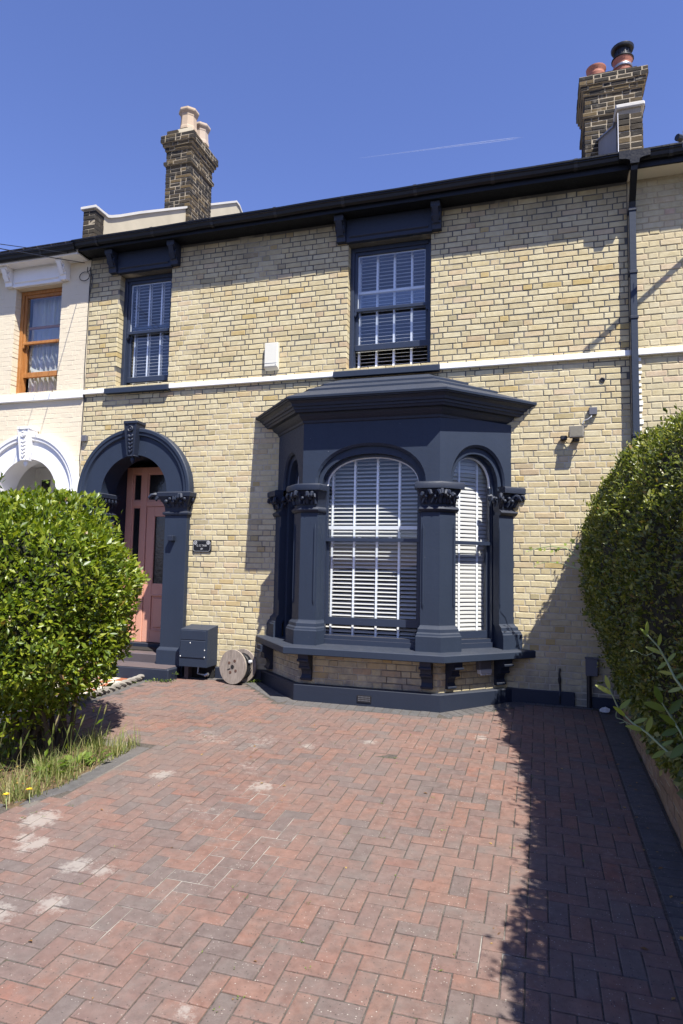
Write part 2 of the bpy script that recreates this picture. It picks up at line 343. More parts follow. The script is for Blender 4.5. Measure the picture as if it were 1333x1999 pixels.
def emit(recs, mat, parent, limit, jit=.0022, name='brick', stuff='brickwork'):
    recs.sort(key=lambda r: -r[0]); root = root_of(parent).location; rest = MB()
    for i, (ar, c, wd, h, rot, n, dp) in enumerate(recs):
        p = c+n*random.uniform(-jit, jit)+Vector((0, 0, random.uniform(-.0015, .0015)))
        T = Matrix.Translation(p) @ Matrix.Rotation(rot, 4, 'Z') @ Matrix.Rotation(random.uniform(-.006, .006), 4, 'Y') @ Matrix.Rotation(random.uniform(-.012, .012), 4, 'Z')
        if i < limit and ar > 0:
            o = bpy.data.objects.new(name, brick_mesh(wd, h, dp, mat, name)); link(o, parent)
            T.translation = p-root; o.matrix_local = T
        else:
            V, Fq = brick_verts(wd, h, dp, .0022 if mat is M_cream else .006, rg=RG); rest.add([T @ Vector(v) for v in V], Fq)
    if rest.v:
        o = rest.build(stuff, mat, parent); o['kind'] = 'stuff'
# ------------------------------------------------------------------ main house
XL, XR, ZT = -6.415, 1.0, 6.04
house = thing('brick_house', 'yellow stock brick terraced house with navy painted bay window and arched doorway', 'house', (-2.7, 0, 0))
W1 = (-5.885, -5.02, 4.02, 5.715); W2 = (-2.375, -1.285, 4.02, 5.715)
AX, AZ_, AR, AI = -5.445, 2.47, .915, .535
DOOR = (AX-.62, AX+.62, 0, AZ_+.55); BAYH = (-3.20, -.42, .30, 3.25)
def wall_slab(x0, x1, z0, z1, holes, mat, parent, y0=.0045, y1=.3, g=.005):
    xs = sorted({x0, x1, *[h[0]-g for h in holes], *[h[1]+g for h in holes]}); zs = sorted({z0, z1, *[max(z0, h[2]-g) for h in holes], *[h[3]+g for h in holes]})
    mb = MB()
    for i in range(len(xs)-1):
        run = None
        for j in range(len(zs)-1):
            cx, cz = (xs[i]+xs[i+1])/2, (zs[j]+zs[j+1])/2
            if any(h[0]-g < cx < h[1]+g and h[2]-g < cz < h[3]+g for h in holes): continue
            mb.box(xs[i], xs[i+1], y0, y1, zs[j], zs[j+1])
    return mb.build('wall', mat, parent)
wall_slab(XL, XR, -.2, ZT, [W1, W2, DOOR, BAYH], M_mortar, house)
pool = []
holes = [(a-XL, b-XL, c, d) for a, b, c, d in (W1, W2, DOOR, BAYH)]
fb = lay(XR-XL, .0, ZT-.01, holes, 3)
arc = []
for b in fb:      # clip against the round arch ring hidden behind its moulding
    cx, cz = (b[0]+b[1])/2+XL, (b[2]+b[3])/2
    if cz > 2.4 and math.hypot(cx-AX, cz-AZ_) < AR-.14: continue
    if cz < 2.47 and (AX-.80 < cx < AX+.80): continue
    if -3.2 < cx < -.42 and .25 < cz < 3.2: continue
    arc.append(b)
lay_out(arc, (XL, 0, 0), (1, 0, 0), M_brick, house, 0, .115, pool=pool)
# string course
for a, b in ((XL, -6.012), (-4.972, -2.528), (-1.162, XR)): MB().bbox(a, b, -.045, .05, 3.945, 4.012, .006).build('string_course', M_white, house)
# eaves
def eaves(x0, x1, parent, msoff, mfasc, zs=ZT, gz=(0., 0.)):
    MB().box(x0-.058 if x0 > 1 else x0, x1, -.235, .3, zs, zs+.02).build('soffit', msoff, parent)
    MB().box(x0-.06 if x0 > 1 else x0, x1, -.262, -.237, zs-.012, zs+.115).build('fascia', mfasc, parent)
    prof = [(-.264, .045), (-.30, .04), (-.325, .06), (-.335, .095), (-.350, .105), (-.350, .118), (-.362, .122), (-.362, .14), (-.352, .142), (-.340, .125), (-.32, .09), (-.30, .06), (-.264, .06)]
    n = max(2, int((x1-x0)/.5)); mb = MB(); rings = []
    for i in range(n+1):
        t = i/n; x = x0-.06+(x1-x0+.06)*t; dz = gz[0]+(gz[1]-gz[0])*t+.004*math.sin(i*1.9)
        rings.append([Vector((x, y, zs+z+dz)) for y, z in prof])
    mb.loft(rings); g = mb.build('gutter', M_black, parent)
    x = x0+.35
    while x < x1-.1:
        t = (x-x0)/(x1-x0); dz = gz[0]+(gz[1]-gz[0])*t
        mb = MB(); mb.loft([[Vector((x+q, y-.004*(1 if y < -.27 else 0), zs+z+dz-(.004 if z < .1 else -.002))) for y, z in prof] for q in (-.02, .02)]); x += .93
        mb.build('gutter_bracket', M_blackp, g)
eaves(XL-.02, XR, house, M_fasc, M_fasc, ZT, (-.02, .01))
def roof(x0, x1, parent, mat):
    tn = math.tan(R(29)); mb = MB(); r = 4.4
    for s0, s1 in ((-.31, r),):
        mb.extrude([(x0, s0, ZT+.125), (x0, r, ZT+.125+(r+.31)*tn), (x0, 9.1, ZT+.125), (x0, 9.1, ZT+.05), (x0, s0, ZT+.1)], (x1-x0, 0, 0))
    o = mb.build('roof', mat, parent)
    tb = MB(); i = 0; x = x0
    while x < x1-.02:
        for c in range(2):
            y0 = -.325+c*.2; T = Matrix.Translation((x+.01+(.125 if c else 0), y0, ZT+.130+(y0+.31)*tn)) @ Matrix.Rotation(R(29), 4, 'X')
            tb.box(0, min(.245, x1-x-.01), 0, .36, 0, .012, T)
        x += .255
    t = tb.build('slate_course', mat, o); t['kind'] = 'stuff'
    return o
rf = roof(XL, XR, house, M_slate)
# back and side shell, floors: keep the rooms dark
mb = MB(); mb.box(XL, XR, 9.0, 9.2, -.2, ZT); mb.box(XL, XL+.2, .3, 9, -.2, ZT); mb.box(XR-.2, XR, .3, 9, -.2, ZT)
mb.box(XL+.2, XR-.2, .3, 9, 3.45, 3.6); mb.box(XL+.2, XR-.2, 1.15, 9, .0, .2); mb.box(XL+.2, XR-.2, .3, 9, 5.85, 5.95)
mb.box(-4.35, -4.2, .3, 9, .2, 3.45); mb.box(-4.2, XR-.2, 4.4, 4.5, .2, 3.45); mb.box(XL+.2, XR-.2, 4.2, 4.3, 3.6, 5.85); mb.box(-4.1, XR-.2, .3, 1.15, .0, .2)
mb.build('interior_walls', M_room, house)
# ---- sash windows upstairs
def bar(mb, x0, x1, z0, z1, y, d=.045, b=.004): mb.bbox(x0, x1, y, y+d, z0, z1, b)
def sash_window(W, parent, mf, meet, low, top2, msash=None, ym=.13):
    x0, x1, z0, z1 = W; msash = msash or mf; mb = MB(); t = .055
    mb.bbox(x0+.0, x0+t, ym-.02, ym+.12, z0, z1, .004); mb.bbox(x1-t, x1, ym-.02, ym+.12, z0, z1, .004)
    mb.bbox(x0+t, x1-t, ym-.02, ym+.12, z1-t, z1, .004); mb.bbox(x0+t, x1-t, ym-.015, ym+.12, z0, z0+.03, .004)
    fr = mb.build('sash_window', mf, parent)
    a, b = x0+t, x1-t
    m = MB(); bar(m, a, a+.04, meet, z1-t, ym); bar(m, b-.04, b, meet, z1-t, ym); bar(m, a+.04, b-.04, z1-t-.045, z1-t, ym); bar(m, a, b, meet-.022, meet+.022, ym-.004, .05)
    m.extrude([(a, ym-.003, meet-.022), (a+.035, ym-.003, meet-.022), (a+.03, ym-.003, meet-.06), (a+.012, ym-.003, meet-.085), (a, ym-.003, meet-.06)], (0, .04, 0))
    m.extrude([(b-.035, ym-.003, meet-.022), (b, ym-.003, meet-.022), (b, ym-.003, meet-.06), (b-.012, ym-.003, meet-.085), (b-.03, ym-.003, meet-.06)], (0, .04, 0))
    m.build('upper_sash', mf, fr)
    m = MB(); y = ym+.052
    bar(m, a, a+.04, low, top2, y); bar(m, b-.04, b, low, top2, y); bar(m, a, b, low, low+.08, y-.004, .05)
    m.build('lower_sash', mf, fr)
    m = MB(); bar(m, a+.04, b-.04, top2-.035, top2, y+.002); m.build('inner_meeting_rail', msash, fr)
    m = MB(); wl = .01
    m.box(a+.04, a+.05, ym+.03, ym+.045, meet+.02, z1-t-.045); m.box(b-.05, b-.04, ym+.03, ym+.045, meet+.02, z1-t-.045); m.box(a+.05, b-.05, ym+.03, ym+.045, z1-t-.056, z1-t-.045)
    m.build('glazing_bead', M_whited if mf is M_navyw else mf, fr)
    MB().box(a+.03, b-.03, ym+.02, ym+.024, meet, z1-t-.03).build('pane', M_glassu, fr)
    MB().box(a+.03, b-.03, y+.02, y+.024, low+.06, top2-.02).build('pane', M_glassu, fr)
    return fr
w1 = sash_window(W1, house, M_navyw, 4.875, 4.14, 4.98); w2 = sash_window(W2, house, M_navyw, 4.87, 4.335, 5.14, M_whited)
tag(w1, 'upstairs sash window above the front door'); tag(w2, 'upstairs sash window above the bay')
def sill(x0, x1, mat, parent, z1=4.005):
    MB().extrude([(x0, -.085, 3.925), (x0, -.085, 3.99), (x0, -.078, 4.0), (x0, .16, 4.032), (x0, .16, 3.925)], (x1-x0, 0, 0)).build('window_sill', mat, parent)
sill(-6.012, -4.972, M_navy, house); sill(-2.528, -1.162, M_navy, house)
def bracket(mb, x0, x1):
    prof = [(0, 5.735), (-.075, 5.735), (-.085, 5.79), (-.10, 5.80), (-.10, 5.835), (-.125, 5.845), (-.145, 5.875), (-.145, 5.91), (-.13, 5.925), (-.15, 5.95), (-.195, 5.965), (-.205, 6.03), (0, 6.03)]
    mb.extrude([(x0, y, z) for y, z in prof], (x1-x0, 0, 0))
    mb.extrude([(x0+.02, y-.012, z) for y, z in prof if 5.79 < z < 6.0], (x1-x0-.04, 0, 0))
def lintel(W, mat, parent):
    x0, x1, z0, z1 = W; mb = MB(); mb.bbox(x0-.02, x1+.02, -.055, .16, z1+.01, ZT-.003, .004)
    mb.extrude([(x0+.03, -.057, z1+.06), (x0+.03, -.075, z1+.075), (x0+.03, -.075, z1+.09), (x0+.03, -.057, z1+.095)], (x1-x0-.06, 0, 0))
    lt = mb.build('lintel', mat, parent)
    for a, b in ((x0-.145, x0-.022), (x1+.022, x1+.135)):
        mb = MB(); bracket(mb, a, b); mb.build('bracket', mat, lt)
lintel(W1, M_navyd, house); lintel(W2, M_navyd, house)
# ---- venetian blinds
def blind(name, label, x0, x1, z0, z1, y, tapes, tilt=18, pitch=.047, T=None, group='white venetian blinds in the house windows', depth=.048, ms=None):
    ms = ms or M_slat; c = Vector(((x0+x1)/2, y, z0)); T = T or Matrix()
    t = thing(name, label, 'window blind', T @ c, group, T.to_euler())
    me = None; n = int((z1-z0)/pitch); hw = (x1-x0)/2
    s = MB(); a = R(tilt); d = depth/2
    pts = [(-d, 0), (-d*.33, .0025), (d*.33, .0025), (d, 0), (d, -.0025), (d*.33, 0), (-d*.33, 0), (-d, -.0025)]
    s.loft([[Vector((x, p*math.cos(a)-q*math.sin(a), p*math.sin(a)+q*math.cos(a))) for p, q in pts] for x in (-hw, hw)])
    for i in range(n):
        if me is None: o = s.build('slat', ms, t, True); me = o.data
        else: o = link(bpy.data.objects.new('slat', me), t)
        o.location = (random.uniform(-.002, .002), 0, .03+i*pitch); o.rotation_euler = (random.gauss(0, .03), random.gauss(0, .0018), 0)
    m = MB(); m.box(-hw, hw, -d, d, 0, .014); m.build('bottom_rail', M_slat, t, True)
    m = MB(); m.box(-hw, hw, -.03, .03, z1-z0-.01, z1-z0+.04); m.build('head_rail', M_slat, t, True)
    for q in tapes:
        m = MB(); q -= c.x; yy = -d*math.cos(a)-.003
        m.box(q-.0125, q+.0125, yy-.0015, yy, .0, z1-z0); m.box(q-.012, q+.012, -yy, -yy+.0015, .0, z1-z0); m.build('tape', M_tape, t, True)
    return t
blind('venetian_blind', 'white slatted blind with three tapes in the upstairs window above the front door', -5.83, -5.05, 4.03, 5.69, .29, (-5.775, -5.55, -5.34, -5.12), 13, .049, ms=M_slatu)
blind('venetian_blind', 'white slatted blind with four tapes in the upstairs window above the bay', -2.33, -1.31, 4.03, 5.69, .29, (-2.285, -2.045, -1.812, -1.578, -1.35), 13, .049, ms=M_slatu)
# ---- bay window
XB, BHf, BD, gk = -1.8725, .841, .736, math.sqrt(2)-1
TLU, TRU, TLL, TRL = .885, 1.10, 1.03, 1.03      # sideways run per metre of depth of the two splayed sides: above the sill, below it
def bp(d, z, ext=.06, lower=False):
    tl, tr = {True: (TLL, TRL), 2: (.83, 1.02), 3: (TLU, .985)}[lower] if lower else (TLU, TRU); D = BD+d; o = []
    for s, t in ((-1, tl), (1, tr)):
        h = BHf+(math.sqrt(1+t*t)-t)*d; o.append((Vector((XB+s*(h+t*(D+ext)), ext, z)), Vector((XB+s*h, -D, z))))
    return [o[0][0], o[0][1], o[1][1], o[1][0]]
def sweep(prof, name, mat, parent, ext=.06, lower=False):
    mb = MB(); rings = [[] for _ in range(4)]
    for d, z in prof:
        for r, p in zip(rings, bp(d, z, ext, lower)): r.append(p)
    mb.loft(rings); return mb.build(name, mat, parent)
C45 = math.sqrt(.5)
US = {}
def corners(d, lower=False): return bp(d, 0, 0, lower)
# base brickwork, plinth, sill
base_d = -.06; P = corners(base_d, True)
sweep([(base_d-.009, -.15), (base_d-.009, .5), (base_d-.2, .5), (base_d-.2, -.15)], 'bay_wall', M_mortar, house, lower=True)
for i in range(3):
    a, b = P[i], P[i+1]; L = (b-a).length
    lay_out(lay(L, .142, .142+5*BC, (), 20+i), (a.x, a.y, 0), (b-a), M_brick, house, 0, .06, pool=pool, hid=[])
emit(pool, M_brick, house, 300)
pl = sweep([(-.065, -.2), (0, -.2), (0, .135), (-.012, .146), (-.065, .15)], 'bay_plinth', M_navyd, house, lower=True)
m = MB(); x0, x1, y0 = -1.95, -1.79, -BD-.004; m.box(x0, x1, y0-.006, y0+.05, .0, .075)
o = m.build('air_vent', M_blackp, house); m = MB()
for i in range(9):
    for j in range(3): m.box(x0+.012+i*.0155, x0+.021+i*.0155, y0-.009, y0-.005, .014+j*.02, .026+j*.02)
m.build('vent_grille', M_greyp, o)
for a, b in ((-4.1, -3.44), (-.36, .37), (.53, XR)): MB().bbox(a, b, -.035, .05, -.05, .145 if a < .4 else .11, .006).build('plinth', M_navyd, house)
sweep([(-.25, .50), (.155, .50), (.165, .508), (.165, .574), (.155, .583), (-.02, .598), (-.25, .60)], 'bay_sill', M_navy, house, -.0, 2)
def corbel(c, n, mat, wdt=.12):      # curved bracket under the sill
    n = Vector(n).normalized(); t = Vector((-n.y, n.x, 0)); mb = MB()
    prof = [(0, .19), (.045, .19), (.055, .225), (.035, .26), (.045, .30), (.08, .34), (.115, .36), (.12, .40), (.165, .42), (.175, .497), (0, .497)]
    mb.loft([[Vector(c)+n*p+t*s+Vector((0, 0, z)) for p, z in prof] for s in (-wdt/2, wdt/2)])
    for z, p in ((.21, .05), (.43, .172), (.345, .105)): mb.tube([Vector(c)+n*p+t*s+Vector((0, 0, z)) for s in (-wdt/2-.008, wdt/2+.008)], .016, 6)
    return mb.build('sill_bracket', mat, house)
pb = corners(base_d, True); fn, rn, ln = (0, -1, 0), (C45, -C45, 0), (-C45, -C45, 0)
corbel((pb[1].x+.12, pb[1].y, 0), fn, M_navyd); corbel((pb[2].x-.12, pb[2].y, 0), fn, M_navyd)
corbel(pb[2]+Vector((.10, .10, 0)), rn, M_navyd, .10); corbel(pb[3]-Vector((.10, .10, 0)), rn, M_navyd); corbel(pb[0]+Vector((.12, -.12, 0)), ln, M_navyd)
# corner columns and wall pilasters
LV = [(.592, .02, .275), (.755, .02, .275), (.768, .012, .268), (.785, .008, .264), (.80, -.008, .248), (.835, -.012, .244), (.86, -.035, .222), (.875, -.045, .212)]
SH = [(.87, -.045, .212), (2.135, -.045, .212)]
CP = [(2.125, -.04, .217), (2.135, -.018, .238), (2.16, -.008, .246), (2.18, -.02, .236), (2.195, -.045, .212), (2.24, -.045, .212), (2.31, -.025, .23), (2.36, .005, .26), (2.38, .01, .265), (2.385, .048, .30), (2.44, .052, .304), (2.455, .045, .296), (2.463, .02, .272)]
for s_, (i_, j_) in ((-1, (1, 0)), (1, (2, 3))):
    US[s_] = (corners(-.05)[j_]-corners(-.05)[i_]).normalized()
def side_n(s): return Vector((s*US[s].y, -abs(US[s].x), 0))
def col_ring(which, z, d, wd, th=.16):
    c = corners(d); ci = corners(d-th)
    if which in (1, 2):
        s = -1 if which == 1 else 1
        e1, e2 = Vector((-s, 0, 0)), US[s]
        return [p+Vector((0, 0, z)) for p in (c[which]+e1*wd, c[which], c[which]+e2*wd, ci[which]+e2*wd*.9, ci[which], ci[which]+e1*wd*.9)]
    s = -1 if which == 0 else 1; e = -US[s]; b = US[s]*.02
    nn = side_n(s)*-.11
    return [p+Vector((0, 0, z)) for p in (c[which]+b, c[which]+e*(wd*1.0), c[which]+nn*(1+d)+e*(wd*1.0), c[which]+nn+b)]
def curl(mb, base, n, sc=1., tw=0.):
    n = Vector(n); t = Vector((-n.y, n.x, 0)); P = []
    for a, o, z in ((0, .0, 0), (.3, .008, .05), (.55, .022, .095), (.75, .045, .118), (.9, .066, .108), (1, .07, .084), (1, .055, .072), (1, .045, .082)):
        P.append(Vector(base)+n*(o*sc)+t*(tw*a*sc)+Vector((0, 0, z*sc)))
    mb.tube(P, [.016*sc, .02*sc, .022*sc, .02*sc, .019*sc, .017*sc, .013*sc, .006*sc], 6)
def cap_leaves(mb, a, b, n, k, z=2.225):
    a, b = Vector(a), Vector(b)
    for i in range(k):
        t = (i+.5)/k; p = a.lerp(b, t)+Vector((0, 0, z))+Vector(n)*.004
        curl(mb, p, n, 1.15 if i % 2 == 0 else .95, random.uniform(-.12, .12)); q = p+Vector(n)*(.052 if i % 2 == 0 else .042)+Vector((0, 0, .095 if i % 2 == 0 else .066)); mb.ball(q, .022, None, 7, 5)
for which in (0, 1, 2, 3):
    o = MB().loft([col_ring(which, *l) for l in SH]).build('bay_column', M_navy, house)
    b = MB(); b.loft([col_ring(which, *l) for l in LV]); b.build('base', M_navy, o)
    cmb = MB(); cmb.loft([col_ring(which, *l) for l in CP]); c = corners(-.03)
    if which in (1, 2):
        s = -1 if which == 1 else 1; n2 = side_n(s); e2 = US[s]
        cap_leaves(cmb, c[which]+Vector((-s*.22, 0, 0)), c[which]+Vector((-s*.02, 0, 0)), (0, -1, 0), 4); cap_leaves(cmb, c[which]+e2*.02, c[which]+e2*.22, n2, 4)
        curl(cmb, c[which]+Vector((0, 0, 2.225)), Vector((s*.38, -.92, 0)), 1.25); g = MB()
        for e, q in ((Vector((-s, 0, 0)), Vector((0, -1, 0))), (e2, n2)):
            k = corners(-.045)[which]+e*.183; g.tube([k+q*.004+Vector((0, 0, z)) for z in (1.05, 1.1, 1.95, 2.0)], [.003, .012, .012, .003], 6)
        g.build('edge_bead', M_navy, o)
    else:
        s = -1 if which == 0 else 1; e = -US[s]; n2 = side_n(s); cap_leaves(cmb, c[which], c[which]+e*.22, n2, 4)
        q = col_ring(which, 2.225, -.03, .212); cap_leaves(cmb, q[1]-Vector((0, 0, 2.225)), q[2]-Vector((0, 0, 2.225)), e, 3)
        g = MB(); k = corners(-.045)[which]+e*.20; g.tube([k+n2*.004+Vector((0, 0, z)) for z in (1.05, 1.1, 1.95, 2.0)], [.003, .012, .012, .003], 6); g.build('edge_bead', M_navy, o)
    cmb.build('capital', M_navyd, o, smooth=50)
# frieze with three arches
FD = -.06; pf = corners(FD); ZF0, ZF1 = 2.46, 3.215
def arch_pts(a, b, n=20, p=2.15):
    return [(-a*(abs(math.cos(t))**(2/p))*(1 if math.cos(t) > 0 else -1), b*abs(math.sin(t))**(2/p)) for t in [PI*i/n for i in range(n+1)]]
SEG = []
fz = MB(); arcs = []
for i in range(3):
    a, b = pf[i], pf[i+1]; u = (b-a).normalized(); n = Vector((u.y, -u.x, 0)); L = (b-a).length
    front = i == 1; uc = (L-.415, L/2, .53)[i]; ao, bo = ((.285, .45), (.66, .475), (.385, .47))[i]; ai, bi = ((.21, .36), (.585, .36), (.318, .37))[i]
    SEG.append((a, u, n, L, uc, ao, bo, ai, bi))
    def pt(s, z, y): return a+u*s-n*y+Vector((0, 0, z))
    Ao = [(uc+x, ZF0+z) for x, z in arch_pts(ao, bo)]; Am = [(uc+x, ZF0+z) for x, z in arch_pts(ao*.955, bo*.94)]; Ai = [(uc+x, ZF0+z) for x, z in arch_pts(ai, bi)]
    rows = [[pt(s, ZF1, 0) for s, z in Ao], [pt(s, z, 0) for s, z in Ao], [pt(s, z, .022) for s, z in Am], [pt(s, z, .05) for s, z in Am], [pt(s, z, .055) for s, z in Ai], [pt(s, z, .21) for s, z in Ai], [pt(s, ZF1, .21) for s, z in Ai]]
    fz.loft(rows, False, False)
    for e0, e1 in ((0, Ao[0][0]), (Ao[-1][0], L)):
        fz.add([pt(e0, ZF0, 0), pt(e1, ZF0, 0), pt(e1, ZF1, 0), pt(e0, ZF1, 0)], [(0, 1, 2, 3)])
        fz.add([pt(e0, ZF0, 0), pt(e1, ZF0, 0), pt(e1, ZF0, .21), pt(e0, ZF0, .21)], [(0, 1, 2, 3)])
    # jambs beside the glass, between the columns
    jb = MB()
    for sgn in (-1, 1):
        s0 = uc+sgn*ai; s1 = uc+sgn*(ai+.13 if front else ai+.1)
        q = sorted((s0, s1)); jb.loft([[pt(q[0], z, .06), pt(q[1], z, .06), pt(q[1], z, .21), pt(q[0], z, .21)] for z in (.598, ZF0+.01)])
    jb.build('window_jamb', M_navy, house)
fz.build('bay_frieze', M_navy, house)
CO = [(-.2, 3.19), (-.06, 3.19), (-.045, 3.20), (-.04, 3.225), (-.015, 3.245), (.01, 3.275), (.02, 3.30), (.075, 3.305), (.085, 3.33), (.10, 3.335), (.105, 3.36), (.125, 3.365), (.135, 3.395), (.165, 3.42), (.185, 3.425), (.19, 3.44), (-.2, 3.44)]
sweep(CO, 'bay_cornice', M_navyd, house, lower=3)
rb = [[(-.2, 3.441), (.205, 3.441), (.208, 3.465), (.195, 3.475), (-.15, 3.625), (-.2, 3.625)], [(-.5, 3.60), (-.115, 3.612), (-.115, 3.634), (-.40, 3.752), (-.5, 3.752)], [(-.72, 3.72), (-.36, 3.738), (-.36, 3.760), (-.62, 3.868), (-.72, 3.868)]]
for pr in rb: sweep(pr, 'bay_roof_board', M_navy, house, lower=3)
sweep([(-.72, 3.868), (-.63, 3.868), (-.705, 3.905), (-.72, 3.905)], 'bay_roof_cap', M_navy, house)
# bay windows: frame, sashes, panes
def bay_window(i, front):
    a, u, n, L, uc, ao, bo, ai, bi = SEG[i]
    def pt(s, z, y): return a+u*s-n*y+Vector((0, 0, z))
    def bx(mb, s0, s1, z0, z1, y0, y1): mb.loft([[pt(s0, z, y0), pt(s1, z, y0), pt(s1, z, y1), pt(s0, z, y1)] for z in (z0, z1)])
    zb, meet, low = .60, (1.815 if front else 1.80), (.82 if front else .70); t = .028
    def rim(mb, w0, w1, y0, y1, z0=zb):
        Ai = [(uc-ai+w0, z0)]+[(uc+x*(ai-w0)/ai, ZF0+z*(bi-w0)/bi) for x, z in arch_pts(ai, bi)]+[(uc+ai-w0, z0)]
        Aj = [(uc-ai+w1, z0)]+[(uc+x*(ai-w1)/ai, ZF0+z*(bi-w1)/bi) for x, z in arch_pts(ai, bi)]+[(uc+ai-w1, z0)]
        mb.loft([[pt(*A, y0), pt(*B, y0), pt(*B, y1), pt(*A, y1)] for A, B in zip(Ai, Aj)]); return Aj
    mb = MB(); rim(mb, -.01, t, .13, .21); bx(mb, uc-ai+t, uc+ai-t, .598, .655, .10, .24); bx(mb, uc-ai+t, uc+ai-t, .655, .695, .125, .24); fr = mb.build('bay_window', M_navyw, house)
    tag(fr, ['left narrow arched bay window', 'wide arched front bay window', 'right narrow arched bay window'][i])
    mb = MB(); inner = rim(mb, t, t+.012, .16, .19, meet); mb.build('glazing_bead', M_whited, fr)
    mb = MB(); bx(mb, uc-ai+t, uc+ai-t, meet-.02, meet+.02, .14, .19)
    for sgn in (-1, 1): bx(mb, *sorted((uc+sgn*(ai-t), uc+sgn*(ai-t-.018))), meet+.02, ZF0, .15, .19)
    mb.build('upper_sash', M_navyw, fr)
    mb = MB(); bx(mb, uc-ai+t, uc+ai-t, low, low+.085, .19, .235)
    for sgn in (-1, 1): bx(mb, *sorted((uc+sgn*(ai-t), uc+sgn*(ai-t-.03))), low+.085, meet+(.13 if front else .02), .19, .235)
    mb.build('lower_sash', M_navyw if not front else M_navyw, fr)
    if front:
        mb = MB(); bx(mb, uc-ai+t, uc+ai-t, 1.94, 1.98, .192, .236); mb.build('inner_meeting_rail', M_whited, fr)
        mb = MB()
        for s in (.35, .72): bx(mb, s+.3, s+.34, 1.836, 1.85, .15, .18)
        mb.build('sash_latch', M_metal, fr)
    mb = MB(); top = [p for p in inner if p[1] >= meet]; mb.extrude([pt(s, z, .172) for s, z in top], -n*.004); mb.build('pane', M_glass, fr)
    mb = MB(); bx(mb, uc-ai+t, uc+ai-t, low+.06, meet+.1 if front else meet, .212, .216); mb.build('pane', M_glass, fr)
    return fr
for i in range(3): bay_window(i, i == 1)
blind('venetian_blind', 'wide white slatted blind in the front of the bay window', XB-.60, XB+.60, .66, 2.86, -.36, (-2.397, -2.121, -1.84, -1.573, -1.30), 33, .0475)
for s in (1, -1):
    a, u, n, L, uc, *_ = SEG[2 if s > 0 else 0]; c = a+u*(uc+(.03 if s > 0 else 0))-n*.29; ang = math.atan2(u.y, u.x)
    T = Matrix.Translation((c.x, c.y, 0)) @ Matrix.Rotation(ang, 4, 'Z')
    hwb = .375 if s > 0 else .20
    blind('venetian_blind', 'narrow white slatted blind in the right side of the bay window' if s > 0 else 'narrow white slatted blind in the left side of the bay window', -hwb, hwb, .68, 2.9, 0, (-.10, .16) if s > 0 else (-.1, .1), 70, .0475, T)
# ---- arched doorway
def arch_surround(cx, parent, m1, m2, key_label=None):
    prof = [(AR, .03), (AR, -.115), (AR-.012, -.128), (AR-.05, -.128), (AR-.065, -.115), (AR-.10, -.112), (AR-.115, -.085), (AR-.12, -.08), (AI, -.08), (AI, .26), (AI+.03, .26), (AI+.03, .03)]
    mb = MB(); n = 40; mb.loft([[Vector((cx-r*math.cos(PI*i/n), y, AZ_+r*math.sin(PI*i/n))) for r, y in prof] for i in range(n+1)])
    o = mb.build('door_arch', m1, parent, smooth=35)
    k = MB(); x = cx-.01
    k.loft([[Vector((x-.06, -.02, 2.985)), Vector((x-.06, -.165, 2.985)), Vector((x+.06, -.165, 2.985)), Vector((x+.06, -.02, 2.985))], [Vector((x-.105, -.02, 3.43)), Vector((x-.105, -.19, 3.43)), Vector((x+.105, -.19, 3.43)), Vector((x+.105, -.02, 3.43))]])
    k.bbox(x-.115, x+.115, -.205, .02, 3.43, 3.475, .008); k.bbox(x-.065, x+.065, -.175, -.05, 2.972, 2.992, .005)
    for s in (-1, 1): k.loft([[Vector((x+s*(w0-.016), -yy, z)), Vector((x+s*(w0-.016), -yy-.016, z)), Vector((x+s*w0, -yy-.016, z)), Vector((x+s*w0, -yy, z))] for w0, yy, z in ((.058, .163, 2.99), (.102, .188, 3.425))])
    k.lathe([(.046, 0), (.046, .015), (.036, .024), (.026, .012), (.018, .014), (.012, .024), (.0, .026)], 14, Matrix.Translation((x, -.186, 3.36)) @ Matrix.Rotation(R(90), 4, 'X'))
    for i in range(5):
        z = 3.27-.055*i; w0 = .048-.006*i; y = -.186+.003*i*1.1
        for s in (-1, 1): k.ball((x+s*w0*.55, y, z), (.022-.0015*i, .018, .034), Matrix.Translation((x, y, z)) @ Matrix.Rotation(s*R(35), 4, 'Y') @ Matrix.Translation((-x, -y, -z)), 6, 4)
        k.ball((x, y, z-.02), (.012, .02, .022), None, 6, 4)
    k.lathe([(.022, 0), (.03, -.03), (.034, -.05), (.02, -.075), (.0, -.1)], 8, Matrix.Translation((x, -.11, 2.975)))
    k.build('keystone', m2, o, smooth=40)
    return o
arch_surround(AX, house, M_navy, M_navyd)
